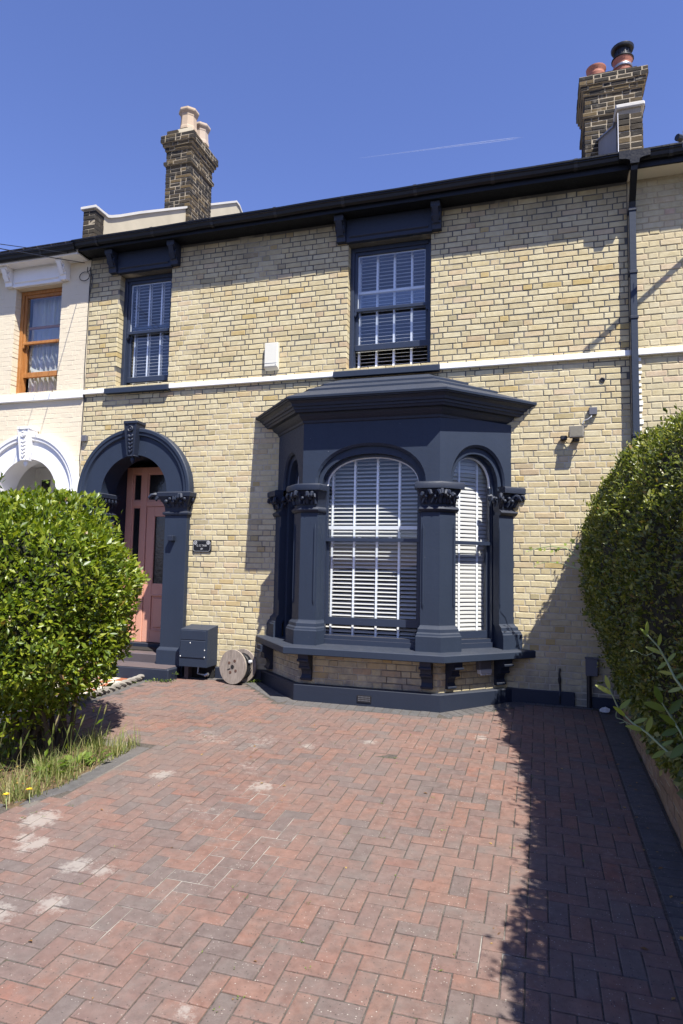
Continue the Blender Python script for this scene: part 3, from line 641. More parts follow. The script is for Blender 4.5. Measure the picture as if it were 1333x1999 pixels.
def pier(x0, x1, parent, mat, mcap, y0=-.085, out=1):
    # out=+1: right pier (inner edge is x0)
    o = MB().bbox(x0, x1, y0, .25, .36, 2.165, .004).build('door_pier', mat, parent)
    b = MB(); b.loft([[Vector((x0-w0, .25, z)), Vector((x0-w0, y0-w0, z)), Vector((x1+w0, y0-w0, z)), Vector((x1+w0, .25, z))] for z, w0 in ((-.02, .03), (.33, .03), (.345, .022), (.372, .002))]); b.build('base', mat, o)
    c = MB(); pr = [(2.15, .004), (2.16, .022), (2.185, .026), (2.20, .01), (2.205, .0), (2.26, .004), (2.33, .03), (2.385, .065), (2.40, .07), (2.405, .085), (2.455, .09), (2.468, .075)]
    c.loft([[Vector((x0-w0, .26, z)), Vector((x0-w0, y0-w0, z)), Vector((x1+w0, y0-w0, z)), Vector((x1+w0, .26, z))] for z, w0 in pr])
    for i in range(6):
        t = (i+.5)/6; p = (x0+(x1-x0)*t, y0-.006, 2.27); curl(c, p, (0, -1, 0), 1.4 if i % 2 else 1.1, random.uniform(-.2, .2)); c.ball((p[0]+.02, y0-.06, 2.37 if i % 2 else 2.335), .03, None, 7, 5)
    for s, xx in ((-1, x0), (1, x1)):
        for j in range(4 if s*out < 0 else 1): curl(c, (xx+s*.006, y0+.02+.075*j, 2.27), (s, 0, 0), 1.0); c.ball((xx+s*.05, y0+.05+.075*j, 2.33), .02, None, 6, 4)
    c.build('capital', mcap, o, smooth=45); return o
pier(-4.915, -4.575, house, M_navy, M_navyd); pier(-6.315, -5.975, house, M_navy, M_navyd, out=-1)
# porch walls
mb = MB(); mb.box(-6.39, -6.035, .255, .9, 0, 3.1); mb.box(-4.855, -4.37, .255, .9, 0, 3.1); mb.box(-6.035, -4.855, .27, .9, 3.04, 3.12)
mb.build('porch_walls', M_navyd, house)
o = MB().bbox(-6.32, -4.56, -.42, .02, -.1, .136, .012).build('door_step', M_navyd, house); o2 = MB().bbox(-6.03, -4.86, .0, .9, .0, .252, .01).build('door_step', M_step, house)
MB().bbox(-6.20, -4.60, -.415, -.05, .136, .142, .003).build('tread', M_step, o); MB().bbox(-6.03, -4.86, .50, .70, .252, .318, .006).build('threshold', M_navyd, o2)
fd = MB(); y0, y1 = .58, .66
XS4 = ((-6.03, -5.92), (-5.765, -5.665), (-4.955, -4.86))
for x0, x1 in XS4: fd.bbox(x0, x1, y0, y1, .32, 2.94, .006)
for z0, z1 in ((2.845, 2.94), (2.34, 2.42)):
    for x0, x1 in ((-5.92, -5.765), (-5.665, -4.955)): fd.bbox(x0, x1, y0+.004, y1, z0, z1, .006)
for x0, x1 in ((-5.92, -5.765),):
    fd.bbox(x0, x1, y0+.01, y1, .32, .46, .005); fd.bbox(x0, x1, y0+.01, y1, 1.06, 1.18, .005); fd.box(x0, x1, y0+.035, y1, .46, 1.06)
    fd.bbox(x0+.02, x1-.02, y0+.018, y0+.04, .50, 1.02, .012)
fd.build('door_frame', M_pink, house)
dr = MB(); a, b = -5.66, -4.96; y = y0+.015
for x0, x1, z0, z1 in ((a, a+.13, .325, 2.335), (b-.13, b, .325, 2.335), (a+.13, b-.13, 2.19, 2.335), (a+.13, b-.13, .325, .50), (a+.13, b-.13, 1.02, 1.19)): dr.bbox(x0, x1, y, y+.045, z0, z1, .004)
dr.box(a+.13, b-.13, y+.022, y+.04, .50, 1.02); dr.bbox(a+.165, b-.165, y+.006, y+.03, .54, .98, .014)
for x0, x1, z0, z1 in ((a+.125, a+.145, 1.185, 2.195), (b-.145, b-.125, 1.185, 2.195)): dr.bbox(x0, x1, y-.008, y+.02, z0, z1, .005)
dr.bbox(a+.12, b-.12, y-.01, y+.01, 1.005, 1.03, .006); dr.bbox(a+.12, b-.12, y-.01, y+.01, .49, .51, .006)
d = dr.build('front_door', M_pink, house); tag(d, 'salmon pink panelled front door with dark glass')
MB().box(a+.13, b-.13, y+.02, y+.026, 1.19, 2.19).build('door_glass', M_glassd, d)
hm = MB(); hm.lathe([(.018, 0), (.018, .03), (.03, .045), (.03, .06), (.0, .07)], 10, Matrix.Translation((b-.065, y, 1.12)) @ Matrix.Rotation(R(90), 4, 'X')); hm.bbox(b-.09, b-.04, y-.01, y, 1.25, 1.4, .004); hm.build('door_handle', M_metal, d, smooth=40)
for x0, x1, z0, z1, nm in ((-5.92, -5.765, 1.18, 2.34, 'sidelight_pane'), (-5.92, -5.765, 2.42, 2.845, 'fanlight_pane'), (-5.665, -4.955, 2.42, 2.845, 'fanlight_pane')):
    f = MB(); t = .022
    for q in ((x0, x0+t, z0, z1), (x1-t, x1, z0, z1), (x0+t, x1-t, z0, z0+t), (x0+t, x1-t, z1-t, z1)): f.box(q[0], q[1], y0+.02, y0+.05, q[2], q[3])
    ff = f.build('glazing_frame', M_pink, house); MB().box(x0+t, x1-t, y0+.035, y0+.041, z0+t, z1-t).build(nm, M_glassd, ff)
# ---- downpipe
dp = MB(); hw = .034
def sq(mb, pts, h): mb.loft([[Vector((x-h, y-h, z)), Vector((x+h, y-h, z)), Vector((x+h, y+h, z)), Vector((x-h, y+h, z))] for x, y, z in pts])
sq(dp, [(1.042, -.075, -.1), (1.042, -.075, 5.68)], hw); o = dp.build('downpipe', M_navy, house); tag(o, 'navy square downpipe at the right edge of the house')
dp = MB(); sq(dp, [(1.042, -.075, 5.66), (1.042, -.09, 5.72), (1.04, -.285, 5.98), (1.04, -.30, 6.05)], hw); dp.build('swan_neck', M_black, o)
dp = MB(); dp.loft([[Vector((1.04-a, -.37, z)), Vector((1.04+a, -.37, z)), Vector((1.04+a, -.26, z)), Vector((1.04-a, -.26, z))] for z, a in ((6.03, .045), (6.075, .05), (6.09, .085), (6.10, .16), (6.182, .16))]); dp.build('gutter_outlet', M_black, o)
for z in (1.2, 3.0, 4.35, 4.88, 5.62): MB().bbox(1.042-.043, 1.042+.043, -.118, .0, z, z+.035, .004).build('pipe_clip', M_navyd, o)
# ------------------------------------------------------------------ chimneys and party walls
def chimney(x0, x1, y0, y1, zb, zt, bands, label, parent, offs):
    core = MB().box(x0+.008, x1-.008, y0+.008, y1-.008, zb, zt); ch = core.build('chimney', M_mortarS, parent); tag(ch, label)
    n = int(round((zt-zb)/BC)); recs = []
    def ov(z): 
        for a, b, o in bands:
            if a <= z < b: return o
        return 0
    cm = MB()
    for c in range(n):
        z = zb+c*BC; o = ov(z+BC/2); per = [((x0-o, y0-o), (x1+o, y0-o)), ((x1+o, y0-o), (x1+o, y1+o)), ((x1+o, y1+o), (x0-o, y1+o)), ((x0-o, y1+o), (x0-o, y0-o))]
        if o: cm.box(x0-o+.006, x1+o-.006, y0-o+.006, y1+o-.006, z, z+BC-.004)
        for k, (p, q) in enumerate(per):
            p, q = Vector((*p, 0)), Vector((*q, 0)); L = (q-p).length
            t0, t1 = (0., L) if k % 2 == c % 2 else (.108, L-.108)
            lst = []; u = t0; i = 0
            while u < t1-.02:
                e = u+(SL if (i+c//2+k) % 2 else HL)*random.uniform(.95, 1.05)
                if t1-e < .075: e = t1
                lst.append((u, e-(.006 if e < t1 else 0), z+.006, z+.006+.056)); u = e+JT; i += 1
            un = (q-p).normalized(); nn = Vector((un.y, -un.x, 0))
            for s0, s1, a, b in lst:
                cc = p+un*((s0+s1)/2)+Vector((0, 0, (a+b)/2)); fc = max(0, nn.dot((CAM-cc).normalized()))
                recs.append((px_area(cc, s1-s0, b-a, [])*fc, cc, s1-s0, b-a, math.atan2(un.y, un.x), nn, .1))
    if cm.v: cm.build('corbel_mortar', M_mortarS, ch)
    emit(recs, M_sooty, ch, 260, .005)
    return ch
def pot(cx, cy, z, r, h, mat, ch, octo=False):
    mb = MB(); n = 8 if octo else 18
    pr = [(r*1.08, 0), (r*1.05, .05), (r*.98, .08), (r*.90, h-.14), (r*.93, h-.135), (r*.95, h-.10), (r*1.15, h-.06), (r*1.2, h-.04), (r*1.17, h), (r*.85, h), (r*.80, h-.12)] if octo else [(r, 0), (r*.97, h*.6), (r*.99, h*.62), (r*.97, h*.66), (r*.97, h-.06), (r*1.13, h-.03), (r*1.15, h), (r*.95, h), (r*.9, h-.15)]
    mb.lathe(pr, n, Matrix.Translation((cx, cy, z)) @ Matrix.Rotation(PI/8, 4, 'Z')); mb.build('chimney_pot', mat, ch, smooth=None if octo else 40)
ch = chimney(-6.83, -6.285, 2.45, 3.27, 7.0, 9.67, [(9.10, 9.185, .035), (9.36, 9.43, .025), (9.43, 9.52, .055), (9.52, 9.72, .085)], 'left chimney stack with two buff pots', house, 0)
m = MB(); m.loft([[Vector((-6.80+w0, 2.47+w0, z)), Vector((-6.31-w0, 2.47+w0, z)), Vector((-6.31-w0, 3.25-w0, z)), Vector((-6.80+w0, 3.25-w0, z))] for z, w0 in ((9.66, 0), (9.84, .02), (9.88, .07))]); m.build('flaunching', M_render, ch)
m = MB()
m.box(-6.83, -6.60, 2.44, 2.8, 9.675, 9.80); m.build('cap_brick', M_sooty, ch)
pot(-6.50, 2.66, 9.86, .165, .42, M_buff, ch, True); pot(-6.46, 3.06, 9.84, .16, .40, paint('grey_buff_clay', (.36,.29,.23), .85, .2), ch, True)
ch2 = chimney(.72, 1.56, 2.45, 3.22, 7.0, 9.25, [(8.60, 8.69, .03), (8.94, 9.02, .025), (9.02, 9.10, .05), (9.10, 9.3, .075)], 'right chimney stack with two terracotta pots', house, 0)
m = MB(); m.box(.80, 1.50, 2.52, 3.15, 9.24, 9.36); m.build('flaunching', M_sooty, ch2)
pot(.93, 2.80, 9.34, .135, .30, M_terra, ch2); pot(1.33, 2.80, 9.34, .135, .36, M_terra, ch2)
m = MB(); T = Matrix.Translation((1.33, 2.80, 9.68))
m.lathe([(.135, 0), (.17, .02), (.17, .03), (.12, .05), (.12, .07)], 18, T); m.lathe([(.13, .17), (.165, .185), (.175, .21), (.175, .225), (.0, .235)], 18, T); m.lathe([(.118, .06), (.118, .18)], 18, T)
for k in range(14): m.box(.112, .126, -.006, .006, .06, .18, T @ Matrix.Rotation(2*PI*k/14, 4, 'Z'))
m.build('pot_cowl', M_blackp, ch2, smooth=40)
m = MB(); m.lathe([(.145, .20), (.15, .21), (.15, .235), (.145, .245)], 18, Matrix.Translation((1.33, 2.80, 9.34))); m.build('pot_band', M_metal, ch2, smooth=40)
def party(x0, x1, pts, mrend, mcope, label, cope=.045):
    """parapet wall following the roof slope; pts (y, z) along its top"""
    mb = MB(); low = [(y, z-.75 if y > .3 else 6.1) for y, z in pts]
    poly = [(x0, y, z) for y, z in pts]+[(x0, y, z) for y, z in reversed(low)]
    mb.extrude(poly, (x1-x0, 0, 0)); o = mb.build('party_wall', mrend, house); tag(o, label)
    c = MB(); c.loft([[Vector((x0-.03, y, z)), Vector((x1+.03, y, z)), Vector((x1+.03, y, z+cope)), Vector((x0-.03, y, z+cope))] for y, z in pts]); c.build('coping', mcope, o)
    return o
LPT = [(.16, 6.79), (.22, 6.79), (.30, 6.83), (.5, 6.95)]+[(y, 6.83+(y-.28)*.624) for y in (1.0, 1.7, 2.45)]
p1 = party(-6.56, -6.352, LPT, M_render, M_stonew, 'rendered parapet on the left end of the roof')
p1b = party(-6.56, -6.352, [(y, 6.83+(y-.28)*.624) for y in (3.27, 3.8, 4.45)]+[(4.6, 9.42), (5.2, 9.05)], M_render, M_stonew, 'rendered parapet beyond the left chimney')
def end_pier(x0, x1, zt, o, name='pier_brick'):
    MB().box(x0+.006, x1-.006, -.044, .159, 6.1, zt).build('pier_core', M_mortarS, o); r = []
    for c in range(int((zt-6.12)/BC)):
        z = 6.12+c*BC+.004
        segs = [(0, x1-x0)] if (c % 2 and x1-x0 < .23) else [(0, (x1-x0)*.48), ((x1-x0)*.48+JT, x1-x0)]
        for s0, s1 in segs: r.append((1, Vector((x0+(s0+s1)/2, -.05, z+BH/2)), s1-s0, BH, 0, Vector((0, -1, 0)), .2))
    emit(r, M_sooty, o, 60, .006, 'brick')
end_pier(-6.565, -6.352, 6.79, p1)
MB().bbox(-6.60, -6.32, -.08, .17, 6.79, 6.835, .006).build('pier_coping', M_stonew, p1)
RPT = [(.16, 6.90), (.22, 6.90), (.27, 6.91), (.34, 6.955), (.6, 7.11), (1.0, 7.34), (1.6, 7.69), (2.45, 8.18)]
p2 = party(.915, 1.165, RPT, M_renderg, M_lead, 'grey rendered parapet on the right end of the roof', .02)
end_pier(.915, 1.17, 6.90, p2)
MB().bbox(.885, 1.20, -.08, .17, 6.90, 6.955, .012).build('pier_coping', M_stonew, p2)
MB().box(.908, .914, -.06, -.03, 6.2, 6.86).build('flashing_strip', M_white, p2)
# ------------------------------------------------------------------ left cream house
ch_ = thing('cream_house', 'cream painted brick house with white arch beside the navy one', 'house', (-7.9, 0, 0))
NX0 = -10.2; W3 = (-7.79, -6.925, 4.02, 5.71); AX2 = -7.295
D2 = (AX2-.62, AX2+.62, 0, AZ_+.55)
wall_slab(NX0, XL-.004, -.2, ZT-.02, [W3, D2], M_cream, ch_, .0014)
nb = [b for b in lay(XL-.006-NX0, 0, ZT-.03, [(a-NX0, b-NX0, c, d) for a, b, c, d in (W3, D2)], 31) if not ((b[2] > 2.4 and math.hypot((b[0]+b[1])/2+NX0-AX2, b[2]-AZ_) < AR-.14))]
lay_out(nb, (NX0, 0, 0), (1, 0, 0), M_cream, ch_, 300, .115, .0008)
MB().bbox(NX0, XL-.004, -.05, .05, 3.90, 4.008, .008).build('string_course', M_white, ch_)
eaves(NX0, XL-.05, ch_, M_white, M_white, ZT-.03, (-.04, -.03)); roof(NX0, XL-.01, ch_, M_slate)
sash_window(W3, ch_, M_oak, 4.88, 4.345, 5.16, None); lintel(W3, M_white, ch_)
arch_surround(AX2, ch_, M_white, M_white); pier(AX2-.87, AX2-.53, ch_, M_white, M_white, out=-1); pier(AX2+.53, AX2+.855, ch_, M_white, M_white)
mb = MB(); mb.box(NX0, XL-.2, 9.0, 9.2, -.2, ZT); mb.box(NX0, NX0+.2, .3, 9, -.2, ZT); mb.box(NX0+.2, XL-.2, .3, 9, 3.45, 3.6); mb.box(NX0+.2, XL-.2, .3, 9, 5.85, 5.95); mb.box(NX0+.2, XL-.2, 3, 3.1, 3.6, 5.85); mb.box(NX0+.2, XL-.2, 1.15, 9, 0, .2)
mb.build('interior_walls', M_room, ch_)
mb = MB(); mb.box(AX2-.9, AX2-.84, .255, 1.12, 0, 3.1); mb.box(AX2+.84, AX2+.87, .255, 1.12, 0, 3.1); mb.box(AX2-.84, AX2+.84, .27, 1.12, 3.06, 3.12)
mb.box(AX2-.84, AX2+.84, -.4, 1.12, -.1, .13); mb.build('porch_walls', M_white, ch_)
mb = MB()
for x0, x1 in ((-.84, -.74), (-.52, -.42), (.42, .52), (.74, .84)): mb.bbox(AX2+x0, AX2+x1, .98, 1.06, .13, 3.05, .005)
for z0, z1 in ((2.85, 3.05), (2.3, 2.4), (.13, .3)): mb.box(AX2-.84, AX2+.84, 1.0, 1.05, z0, z1)
mb.build('door_frame', M_white, ch_)
for x0, x1 in ((-.74, -.52), (-.42, .42), (.52, .74)):
    MB().box(AX2+x0, AX2+x1, 1.03, 1.036, .3, 2.85).build('door_pane', M_glassd, ch_)
m = MB(); m.box(AX2+.0, AX2+.11, .3, .95, 2.93, 3.0); m.build('porch_light', M_white, ch_)
# lace curtain
cv = MB(); nxx, nzz = 60, 24; t = []
for j in range(nzz+1):
    for i in range(nxx+1):
        x = -7.75+.80*i/nxx; z = 4.03+1.66*j/nzz
        t.append((x, .30+.022*math.sin(i*.9+.6*math.sin(j*.4))+.012*math.sin(i*2.3+j*.1), z))
cv.add(t, [(j*(nxx+1)+i, j*(nxx+1)+i+1, (j+1)*(nxx+1)+i+1, (j+1)*(nxx+1)+i) for j in range(nzz) for i in range(nxx)])
M_lace = leaf_mat('lace_cloth', (.68,.66,.70), (.7,.68,.72), (.72,.70,.74), .9, .4)
tag(cv.build('lace_curtain', M_lace, None, smooth=60), 'gathered white net curtain behind the brown sash window of the cream house', 'curtain')
sw = MB()
for k in range(1):
    pts = []
    for i in range(31):
        tt = i/30; pts.append((-7.66+.62*tt, .245, 4.50-.42*k-.10*math.sin(PI*tt)**.7))
    sw.loft([[Vector(p)+Vector((0, .0, .05)), Vector(p)+Vector((0, -.012, 0)), Vector(p)+Vector((0, .006, 0))] for p in pts])
tag(sw.build('curtain_valance', M_lace, None, smooth=60), 'scalloped edge of net hung in front of the white net curtain', 'curtain')
# ------------------------------------------------------------------ right pale brick house
rh = thing('brick_house', 'pale brick house to the right of the navy downpipe with cream soffit', 'house', (2.5, 0, 0)); X2 = 4.4
wall_slab(XR+.004, X2, -.2, ZT, [], M_mortar2, rh, .005)
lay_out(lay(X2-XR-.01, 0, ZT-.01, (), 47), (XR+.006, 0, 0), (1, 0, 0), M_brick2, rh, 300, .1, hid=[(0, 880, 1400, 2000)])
MB().bbox(XR+.004, X2, -.045, .05, 3.945, 4.018, .006).build('string_course', M_white, rh)
eaves(XR+.064, X2, rh, M_offw, M_fasc, ZT, (.005, .03)); roof(XR+.18, X2, rh, paint('brown_roof_tile', (.24,.20,.16), .85, .3))
mb = MB(); mb.box(XR+.2, X2, 9, 9.2, -.2, ZT); mb.box(X2-.2, X2, .3, 9, -.2, ZT); mb.box(XR+.2, X2-.2, .3, 9, 5.85, 5.95); mb.build('interior_walls', M_room, rh)
mb = MB(); rr = random.Random(4); z = 2.0
while z < 3.9:
    h = rr.uniform(.03, .055); mb.bbox(1.082, 1.082+rr.uniform(.025, .05), -.009, .01, z, z+h, .003); z += .0724
o = mb.build('paint_remnant', M_white, rh); o['kind'] = 'stuff'
# ------------------------------------------------------------------ driveway
OX, OY, PM = -.4749, -4.4000, .1015
def pave_inside(x, y):
    if x < -4.83 or x > .60 or y > -.10 or y < -7.6: return False
    if y < -2.60 and x < -3.33:
        edge = -3.62+(x+3.33)/(-.23)*-.51 if x > -3.56 else -4.13+(x+3.56)*.05
        if y > edge: return False
    # bay surround
    dd = .205
    h, D = BHf+gk*dd, BD+dd
    if y > -D and abs(x-XB) < h+(D+y): return False
    return True
dw = thing('driveway', None, None, (-2, -3, G(-3))); dw['kind'] = 'structure'
jm = MB(); ys = [-7.8, -4.0, -2.0, 0.02]; jm.add([(x, y, G(y)-.0048) for y in ys for x in (-6.35, .83)], [(2*i, 2*i+1, 2*i+3, 2*i+2) for i in range(3)])
jm.build('joint_sand', M_joint, dw)
def paver_verts(lx, ly, ch=.0045, h=.06, gp=.003):
    a, b = lx/2-gp, ly/2-gp; V = []
    for x, y, z in ((a-ch, b-ch, 0), (a-ch*.3, b-ch*.3, -ch*.35), (a, b, -ch), (a, b, -h)): V += [(-x, -y, z), (x, -y, z), (x, y, z), (-x, y, z)]
    Fq = [(0, 1, 2, 3)]
    for r in (0, 4, 8):
        for j in range(4): Fq.append((r+j, r+4+j, r+4+(j+1) % 4, r+(j+1) % 4))
    return V, Fq
SLOPE = math.atan(.0519); _pm = {}
def lay_pavers(plist, mat, parent, limit, name, stuff):
    recs = []
    for cx, cy, lx, ly, rz in plist:
        x, y, z = proj((cx, cy, G(cy)))
        vis = -10 < x < PW+10 and 1300 < y < PH+20
        recs.append(((F/z)**2*lx*ly*(1.9/max(z, .3)) if vis and z > 0 else 0, cx, cy, lx, ly, rz))
    recs.sort(key=lambda r: -r[0]); rest = MB(); root = root_of(parent).location
    for i, (ar, cx, cy, lx, ly, rz) in enumerate(recs):
        T = Matrix.Translation((cx, cy, G(cy)+random.gauss(0, .0013))) @ Matrix.Rotation(SLOPE+random.gauss(0, .004), 4, 'X') @ Matrix.Rotation(random.gauss(0, .004), 4, 'Y') @ Matrix.Rotation(rz+random.gauss(0, .006), 4, 'Z')
        if i < limit and ar > 0:
            key = (round(lx, 3), round(ly, 3), mat.name)
            if key not in _pm:
                me = bpy.data.meshes.new(name); V, Fq = paver_verts(lx, ly); me.from_pydata(V, [], Fq); me.materials.append(mat); me.update(); _pm[key] = me
            o = link(bpy.data.objects.new(name, _pm[key]), parent); T.translation -= root; o.matrix_local = T
        else:
            V, Fq = paver_verts(lx, ly); rest.add([T @ Vector(v) for v in V], Fq)
    if rest.v: rest.build(stuff, mat, parent)['kind'] = 'stuff'
pv = []
RB = .60
for kx in range(-60, 20):
    for m in range(-16, 16):
        # upright block: x in [kx,kx+1], y top = -kx + 4m ; flat block: x in [kx-2,kx], y in [-2-kx,-1-kx]+4m
        top = -kx+4*m; cx, cy = OX+(kx+.5)*PM, OY+(top-1)*PM
        pv.append((cx, cy, PM, 2*PM)); pv.append((OX+(kx-1)*PM, OY+(-1.5-kx+4*m)*PM, 2*PM, PM))
plist = []
for cx, cy, lx, ly in pv:
    if cx-lx/2 > RB or cy < -7.6: continue
    if cx+lx/2 > RB:
        nx = RB-(cx-lx/2)
        if nx < .035: continue
        cx, lx = cx-lx/2+nx/2, nx
    cs = [(cx+sx*(lx/2-.012), cy+sy*(ly/2-.012)) for sx in (-1, 1) for sy in (-1, 1)]
    ok = [pave_inside(*c) for c in cs]
    if all(ok): plist.append((cx, cy, lx, ly, 0))
    elif any(ok):
        if pave_inside(cx, cy): # cut block
            if lx > ly:
                for s in (-1, 1):
                    if pave_inside(cx+s*ly/2+s*.035, cy): plist.append((cx+s*ly/2, cy, ly, ly, 0))
            else:
                for s in (-1, 1):
                    if pave_inside(cx, cy+s*lx/2+s*.035): plist.append((cx, cy+s*lx/2, lx, lx, 0))
lay_pavers(plist, M_paver, dw, 300, 'paver', 'far_pavers')
gl = []
y = -.15
while y > -7.5: gl.append((.71, y, .20, .1, 0)); y -= .1015
x = -.2
while x < .6: gl.append((x, -.055, .1, .085, 0)); x += .1015
# grey course round the bay
for i in range(3):
    a, b = corners(.005, True)[i], corners(.005, True)[i+1]; u = (b-a).normalized(); n = Vector((u.y, -u.x, 0)); L = (b-a).length; ext = .04 if i != 1 else .04; s = -ext+.05
    while s < L+ext:
        c = a+u*s+n*.1; gl.append((c.x, c.y, .1, .195, math.atan2(u.y, u.x))); s += .1015
# edging round the planting bed and along the tiled path
pts = [Vector((-3.395, -2.66, 0)), Vector((-3.40, -3.6, 0)), Vector((-3.60, -4.06, 0)), Vector((-5.2, -4.16, 0))]
for a, b in zip(pts[:-1], pts[1:]):
    L = (b-a).length; u = (b-a)/L; s = .1
    while s < L:
        c = a+u*s; gl.append((c.x, c.y, .2, .13, math.atan2(u.y, u.x))); s += .2015
y = -.5
while y > -2.6: gl.append((-4.865, y, .095, .2, 0)); y -= .2015
x = -4.82
while x < -3.5: gl.append((x, -.06, .2, .09, 0)); x += .2015
lay_pavers(gl, M_paverg, dw, 240, 'edging_block', 'far_edging')
# tiled path
tp = thing('tiled_path', None, None, (-5.6, -1.5, G(-1.5))); tp['kind'] = 'structure'; ts = .152
for j in range(22):
    for i in range(9):
        cx, cy = -5.03-i*ts, -.50-j*ts; o_ = _pm.get(('t', (i+j) % 2))
        if o_ is None:
            me = bpy.data.meshes.new('tile'); V, Fq = paver_verts(ts, ts, .002, .03, .0012); me.from_pydata(V, [], Fq); me.materials.append(M_tiler if (i+j) % 2 else M_tilec); me.update(); _pm[('t', (i+j) % 2)] = o_ = me
        o = link(bpy.data.objects.new('tile', o_), tp); T = Matrix.Translation((cx, cy, G(cy)+.008+random.gauss(0, .0008))) @ Matrix.Rotation(SLOPE, 4, 'X'); T.translation -= tp.location; o.matrix_local = T
# planting bed
bd = MB(); nb_ = 14; t = []
for j in range(nb_+1):
    for i in range(nb_+1):
        x = -5.6+2.24*i/nb_; y = -4.12+1.50*j/nb_; ed = min(1, min(i, nb_-i, j, nb_-j)/2); t.append((x, y, G(y)-.02+ed*(.035+.03*noise.noise((x*3, y*3, 0)))))
bd.add(t, [(j*(nb_+1)+i, j*(nb_+1)+i+1, (j+1)*(nb_+1)+i+1, (j+1)*(nb_+1)+i) for j in range(nb_) for i in range(nb_)])
tag(bd.build('planting_bed', M_soil, None, smooth=60), kind='structure')
# rope edging
rp = thing('rope_edging', 'grey twisted rope-top edging between the tiled path and the drive', 'path edging', (-4.945, -1.5, G(-1.5)))
for s in range(3):
    y1 = -.40-.78*s; mb = MB()
    for k in range(2): mb.tube([(-4.945+.019*math.cos(i*.62+k*PI), y1-.76*i/36, G(y1-.76*i/36)+.04+.019*math.sin(i*.62+k*PI)) for i in range(37)], .024, 6)
    mb.box(-4.968, -4.922, y1-.765, y1, G(y1)-.12, G(y1-.38)+.012); mb.build('edging_length', M_rope, rp, smooth=50)
# ------------------------------------------------------------------ garden wall on the right
gw = thing('garden_wall', 'low rough brick wall under the overgrown hedge on the right', 'garden wall', (.9, -3, G(-3)))
mb = MB(); mb.box(.842, 1.04, -7.4, -.12, -.55, .36); mb.build('wall', M_mortar2, gw)
lay_out(lay(7.2, -.45, .36, (), 77), (.832, -.12, 0), (0, -1, 0), M_gw, gw, 300, .02, .006, hid=[])
MB().box(.82, 1.06, -7.4, -.12, .36, .41).build('coping', M_render, gw)
# ------------------------------------------------------------------ small fittings on the walls
t = thing('alarm_box', 'white alarm box on the brick between the two upstairs windows', 'alarm box', (-3.41, 0, 4.28))
m = MB(); m.loft([[Vector((-3.508+w0, y, 4.10+b0)), Vector((-3.318-w0, y, 4.10+b0)), Vector((-3.318-w0, y, 4.468-w0)), Vector((-3.508+w0, y, 4.468-w0))] for y, w0, b0 in ((0, 0, 0), (-.055, .0, .03), (-.068, .008, .045))]); m.build('cover', M_cream_p, t)
m = MB(); m.box(-3.50, -3.326, -.072, -.066, 4.185, 4.188); m.ball((-3.34, -.07, 4.165), .006, None, 6, 4); m.build('cover_seam', M_greyl, t)
t = thing('name_plaque', 'small black plaque with white lettering and number 89 beside the door', 'plaque', (-4.37, 0, 1.735))
m = MB(); m.bbox(-4.508, -4.232, -.016, .0, 1.655, 1.82, .003); m.build('plate', paint('black_enamel', (.006,.006,.007), .3, .05), t)
M_let = paint('silver_letter', (.42,.42,.42), .4, .05); m = MB(); x0, x1, z0, z1, c = -4.497, -4.243, 1.667, 1.809, .02; y = -.018
P = [(x0+c, z0), (x1-c, z0), (x1, z0+c), (x1, z1-c), (x1-c, z1), (x0+c, z1), (x0, z1-c), (x0, z0+c)]
for i in range(8):
    a, b = P[i], P[(i+1) % 8]; m.tube([(a[0], y, a[1]), (b[0], y, b[1])], .0022, 4)
m.build('border_line', M_let, t)
for s, cx in ((0, -4.468), (1, -4.272)):
    m = MB(); m.lathe([(.019, 0), (.026, 0), (.026, .003), (.019, .003)], 16, Matrix.Translation((cx, -.0165, 1.783)) @ Matrix.Rotation(R(90), 4, 'X'), False)
    if s: m.box(cx-.003, cx+.003, -.019, -.0165, 1.752, 1.807); m.box(cx-.010, cx-.006, -.019, -.0165, 1.768, 1.797); m.box(cx+.006, cx+.010, -.019, -.0165, 1.768, 1.797)
    else: m.box(cx-.011, cx+.011, -.019, -.0165, 1.780, 1.785, Matrix.Identity(4)); m.tube([(cx-.01, -.018, 1.774), (cx, -.018, 1.768), (cx+.009, -.018, 1.776), (cx, -.018, 1.79), (cx+.008, -.018, 1.796)], .0025, 4); m.box(cx-.006, cx+.006, -.019, -.0165, 1.752, 1.76)
    m.build('emblem', M_let, t)
def text(body, size, loc, parent, mat, name='lettering'):
    cu = bpy.data.curves.new(name, 'FONT'); cu.body = body; cu.size = size; cu.extrude = .0008; cu.align_x = 'CENTER'; cu.align_y = 'CENTER'
    tmp = bpy.data.objects.new('tmp', cu); COL.objects.link(tmp); bpy.context.view_layer.update()
    me = bpy.data.meshes.new_from_object(tmp.evaluated_get(bpy.context.evaluated_depsgraph_get())); bpy.data.objects.remove(tmp); me.materials.append(mat); me.name = name
    o = link(bpy.data.objects.new(name, me), parent); o.rotation_euler = (R(90), 0, 0); o.location = Vector(loc)-root_of(parent).location; return o
o = text('G. G. TAAK', .034, (-4.37, -.0175, 1.742), t, M_let); o.scale = (.92, 1.15, 1); text('89', .034, (-4.37, -.0175, 1.697), t, M_let)
t = thing('junction_box', 'dark grey junction box with a short white cable, above and right of the floodlight', 'junction box', (.6, 0, 3.33))
m = MB(); m.bbox(.552, .642, -.05, 0, 3.285, 3.372, .006); m.build('box', M_greyp, t); m = MB(); m.tube([(.585, -.03, 3.285), (.575, -.045, 3.26), (.54, -.035, 3.235), (.50, -.015, 3.225), (.485, -.01, 3.19)], .007, 6); m.build('cable', M_greyl, t)
t = thing('junction_box', 'small grey junction box on the brick edge left of the navy arch', 'junction box', (-6.34, 0, 3.29))
